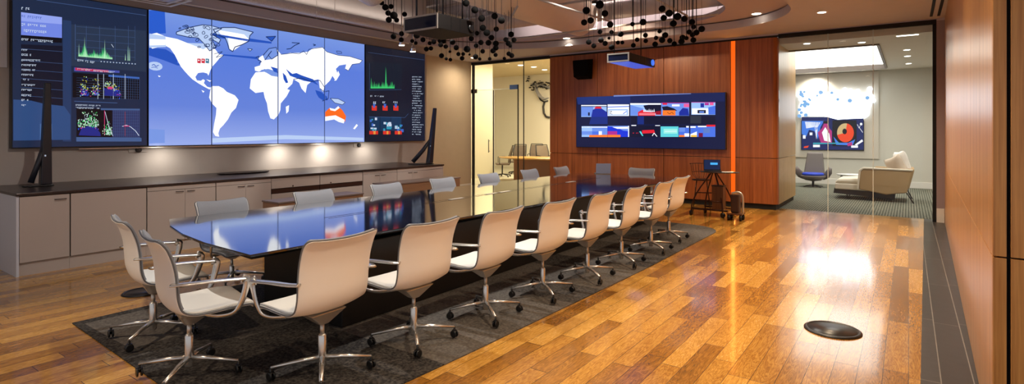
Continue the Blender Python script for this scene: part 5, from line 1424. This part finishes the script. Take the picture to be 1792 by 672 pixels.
# ceiling diffuser, left
t = empty('air_diffuser', (-8.2, 3.3, 3.32)); tag(t, 'square white air diffuser above the left dashboard screen', 'air vent')
bm = nb()
for k in range(4):
    s, s2 = .32-.075*k, .32-.075*k-.03
    z = .012*k
    for lo, hi in (((-s, -s, z), (s, -s2, z+.01)), ((-s, s2, z), (s, s, z+.01)), ((-s, -s2, z), (-s2, s2, z+.01)), ((s2, -s2, z), (s, s2, z+.01))): box(bm, lo, hi)
link('louvre', bm, M_white, t)
bm = nb(); box(bm, (-.3, -.3, .06), (.3, .3, .18)); lathe(bm, [(.16, .18), (.16, ZP-3.32-.001)], seg=24); link('duct_boot', bm, M_foil, t)
t = empty('linear_vent', (0, 0, 0)); 
def slots():
    bm = nb(); bk = nb()
    for dx in (-.05, .05):
        x = .36+dx; box(bm, (x-.02, 8.6, ZC-.004), (x+.02, 11.75, ZC-.0005))
    link('slot', bm, M_gap, t); 
    box(bk, (.27, 8.55, ZC-.003), (.288, 11.8, ZC-.0005)); box(bk, (.432, 8.55, ZC-.003), (.45, 11.8, ZC-.0005)); link('border', bk, M_ceil, t)
slots(); tag(t, 'pair of black linear air slots in the ceiling by the right timber wall', 'air vent')

# recessed lamps: visible ones and those along the right side of the room
def downlight(p, label, grp, w=.07, e=0, col=WARM, ang=75, target=None, blend=.7):
    t = empty('downlight', p); tag(t, label, 'ceiling light', grp)
    bm = nb(); lathe(bm, [(w, -.008), (w, -.001)], seg=24); link('lens', bm, M_lampw, t)
    bm = nb(); lathe(bm, [(w+.025, -.004), (w+.025, -.0005)], seg=24); link('trim_ring', bm, M_white, t)
    if e: spot('downlight_beam', (p[0], p[1], p[2]-.02), target or (p[0], p[1], 0), e, col, ang, blend)
for (px, py, z, lab) in ((905, 80.5, ZC+.159, 'bright recessed lamp above the glass door'), (1007, 71, ZC+.159, 'bright recessed lamp above the left of the timber wall'), (1328, 27, ZC+.159, 'bright recessed lamp in the curved ceiling corner')):
    p = at_z(px, py, z); p.y = min(p.y, 10.9 if px < 1100 else 10.6)
    downlight(p, lab, 'recessed lamps at the far ceiling edge', .075, 90, WARM, 95)
K = 0
for (x, y, e, tx) in ((-1.15, 10.3, 190, -.9), (-1.15, 8.0, 175, -.9), (-1.15, 5.7, 135, -.9), (-1.15, 3.4, 130, -1.0), (-1.15, 1.2, 150, -1.1)):
    K += 1
    downlight((x, y, ZC-.0005), ['recessed lamp in the right ceiling strip nearest the timber wall', 'second recessed lamp in the right ceiling strip', 'third recessed lamp in the right ceiling strip', 'fourth recessed lamp in the right ceiling strip', 'recessed lamp in the right ceiling strip nearest the camera'][K-1], 'recessed lamps in the right ceiling strip', .06, e, WARM2, 125, (tx+.35, y-.1, 0), 1.)
downlight((-9.3, 11.3, ZC-.0005), 'added recessed lamp in the ceiling corner between the screens and the glass door', None, .06, 42, WARM, 160, (-9.6, 11.0, 0), 1.)  # extra lamp, added to brighten the recess wall
# track spots in the open ceiling above both sides of the table
def track(x, y, z, tgt, e, col, ang, lab):
    t = empty('track_lamp', (x, y, z)); tag(t, lab, 'spotlight', 'track lamps in the open ceiling')
    bm = nb(); lathe(bm, [(.045, .0), (.05, .02), (.05, .14), (.02, .16)], seg=16); lathe(bm, [(.008, .16), (.008, ZP-z-.001)], seg=8); link('lamp_body', bm, M_black, t)
    bm = nb(); lathe(bm, [(.042, -.006), (.042, -.001)], seg=16); link('lens', bm, M_lampw, t)
    spot('track_beam', (x, y, z-.03), tgt, e, col, ang, .6)
track(-1.9, .6, 3.9, (-3.0, 2.6, .5), 290, NEUT, 70, 'track lamp near the camera aimed at the first chairs')
track(-1.75, 4.2, 3.95, (-2.9, 5.0, .5), 190, NEUT, 80, 'track lamp above the right side of the table')
track(-1.75, 7.4, 3.95, (-2.9, 7.6, .5), 160, NEUT, 80, 'track lamp above the far right chairs')
track(-5.2, -.6, 4.0, (-4.9, .75, 0), 120, WARM2, 48, 'track lamp above the left near floor')
track(-6.4, 6.8, 3.95, (-5.9, 6.2, .7), 80, NEUT, 90, 'track lamp over the screen side chairs')
track(-3.9, 2.6, 3.95, (-6.3, 3.2, .6), 90, NEUT, 85, 'added track lamp brightening the screen side chairs, nearest the camera')  # this and the next two are added to light the screen side chairs
track(-3.9, 5.4, 3.95, (-6.3, 5.8, .6), 90, NEUT, 85, 'added track lamp brightening the screen side chairs, middle one')
track(-3.9, 7.9, 3.95, (-6.6, 8.6, .7), 90, NEUT, 85, 'added track lamp brightening the screen side chairs, farthest one')
track(-4.3, 3.4, 3.95, (-3.0, 2.8, .45), 110, NEUT, 70, 'track lamp above the table aimed at the nearest white chairs')
track(-4.3, 5.8, 3.95, (-2.9, 5.2, .45), 110, NEUT, 70, 'track lamp above the table aimed at the middle white chairs')
track(-4.3, 8.2, 3.95, (-2.9, 7.4, .45), 110, NEUT, 70, 'track lamp above the table aimed at the last white chairs')
track(-4.9, 9.6, 4.0, (-4.5, 12, 1.9), 90, WARM2, 80, 'track lamp aimed at the timber wall')

# added uplights, hidden above the drywall edge, that brighten the open ceiling
area('added_uplight', (-1.25, 6.0, 3.9), (PI, 0, 0), .15, 8, 60, (1, .88, .8))
area('added_uplight', (-5.2, 11.5, 3.85), (PI, 0, 0), 6, .15, 60, (1, .86, .76))
area('added_uplight', (-8.98, 5.0, 3.95), (PI, math.radians(-25), 0), .1, 8, 12, (1, .9, .84))
# general bounce light
w = bpy.data.worlds.new('world'); SC.world = w; w.use_nodes = True
bgn = w.node_tree.nodes['Background']; bgn.inputs[0].default_value = (.86, .84, .86, 1); bgn.inputs[1].default_value = .6
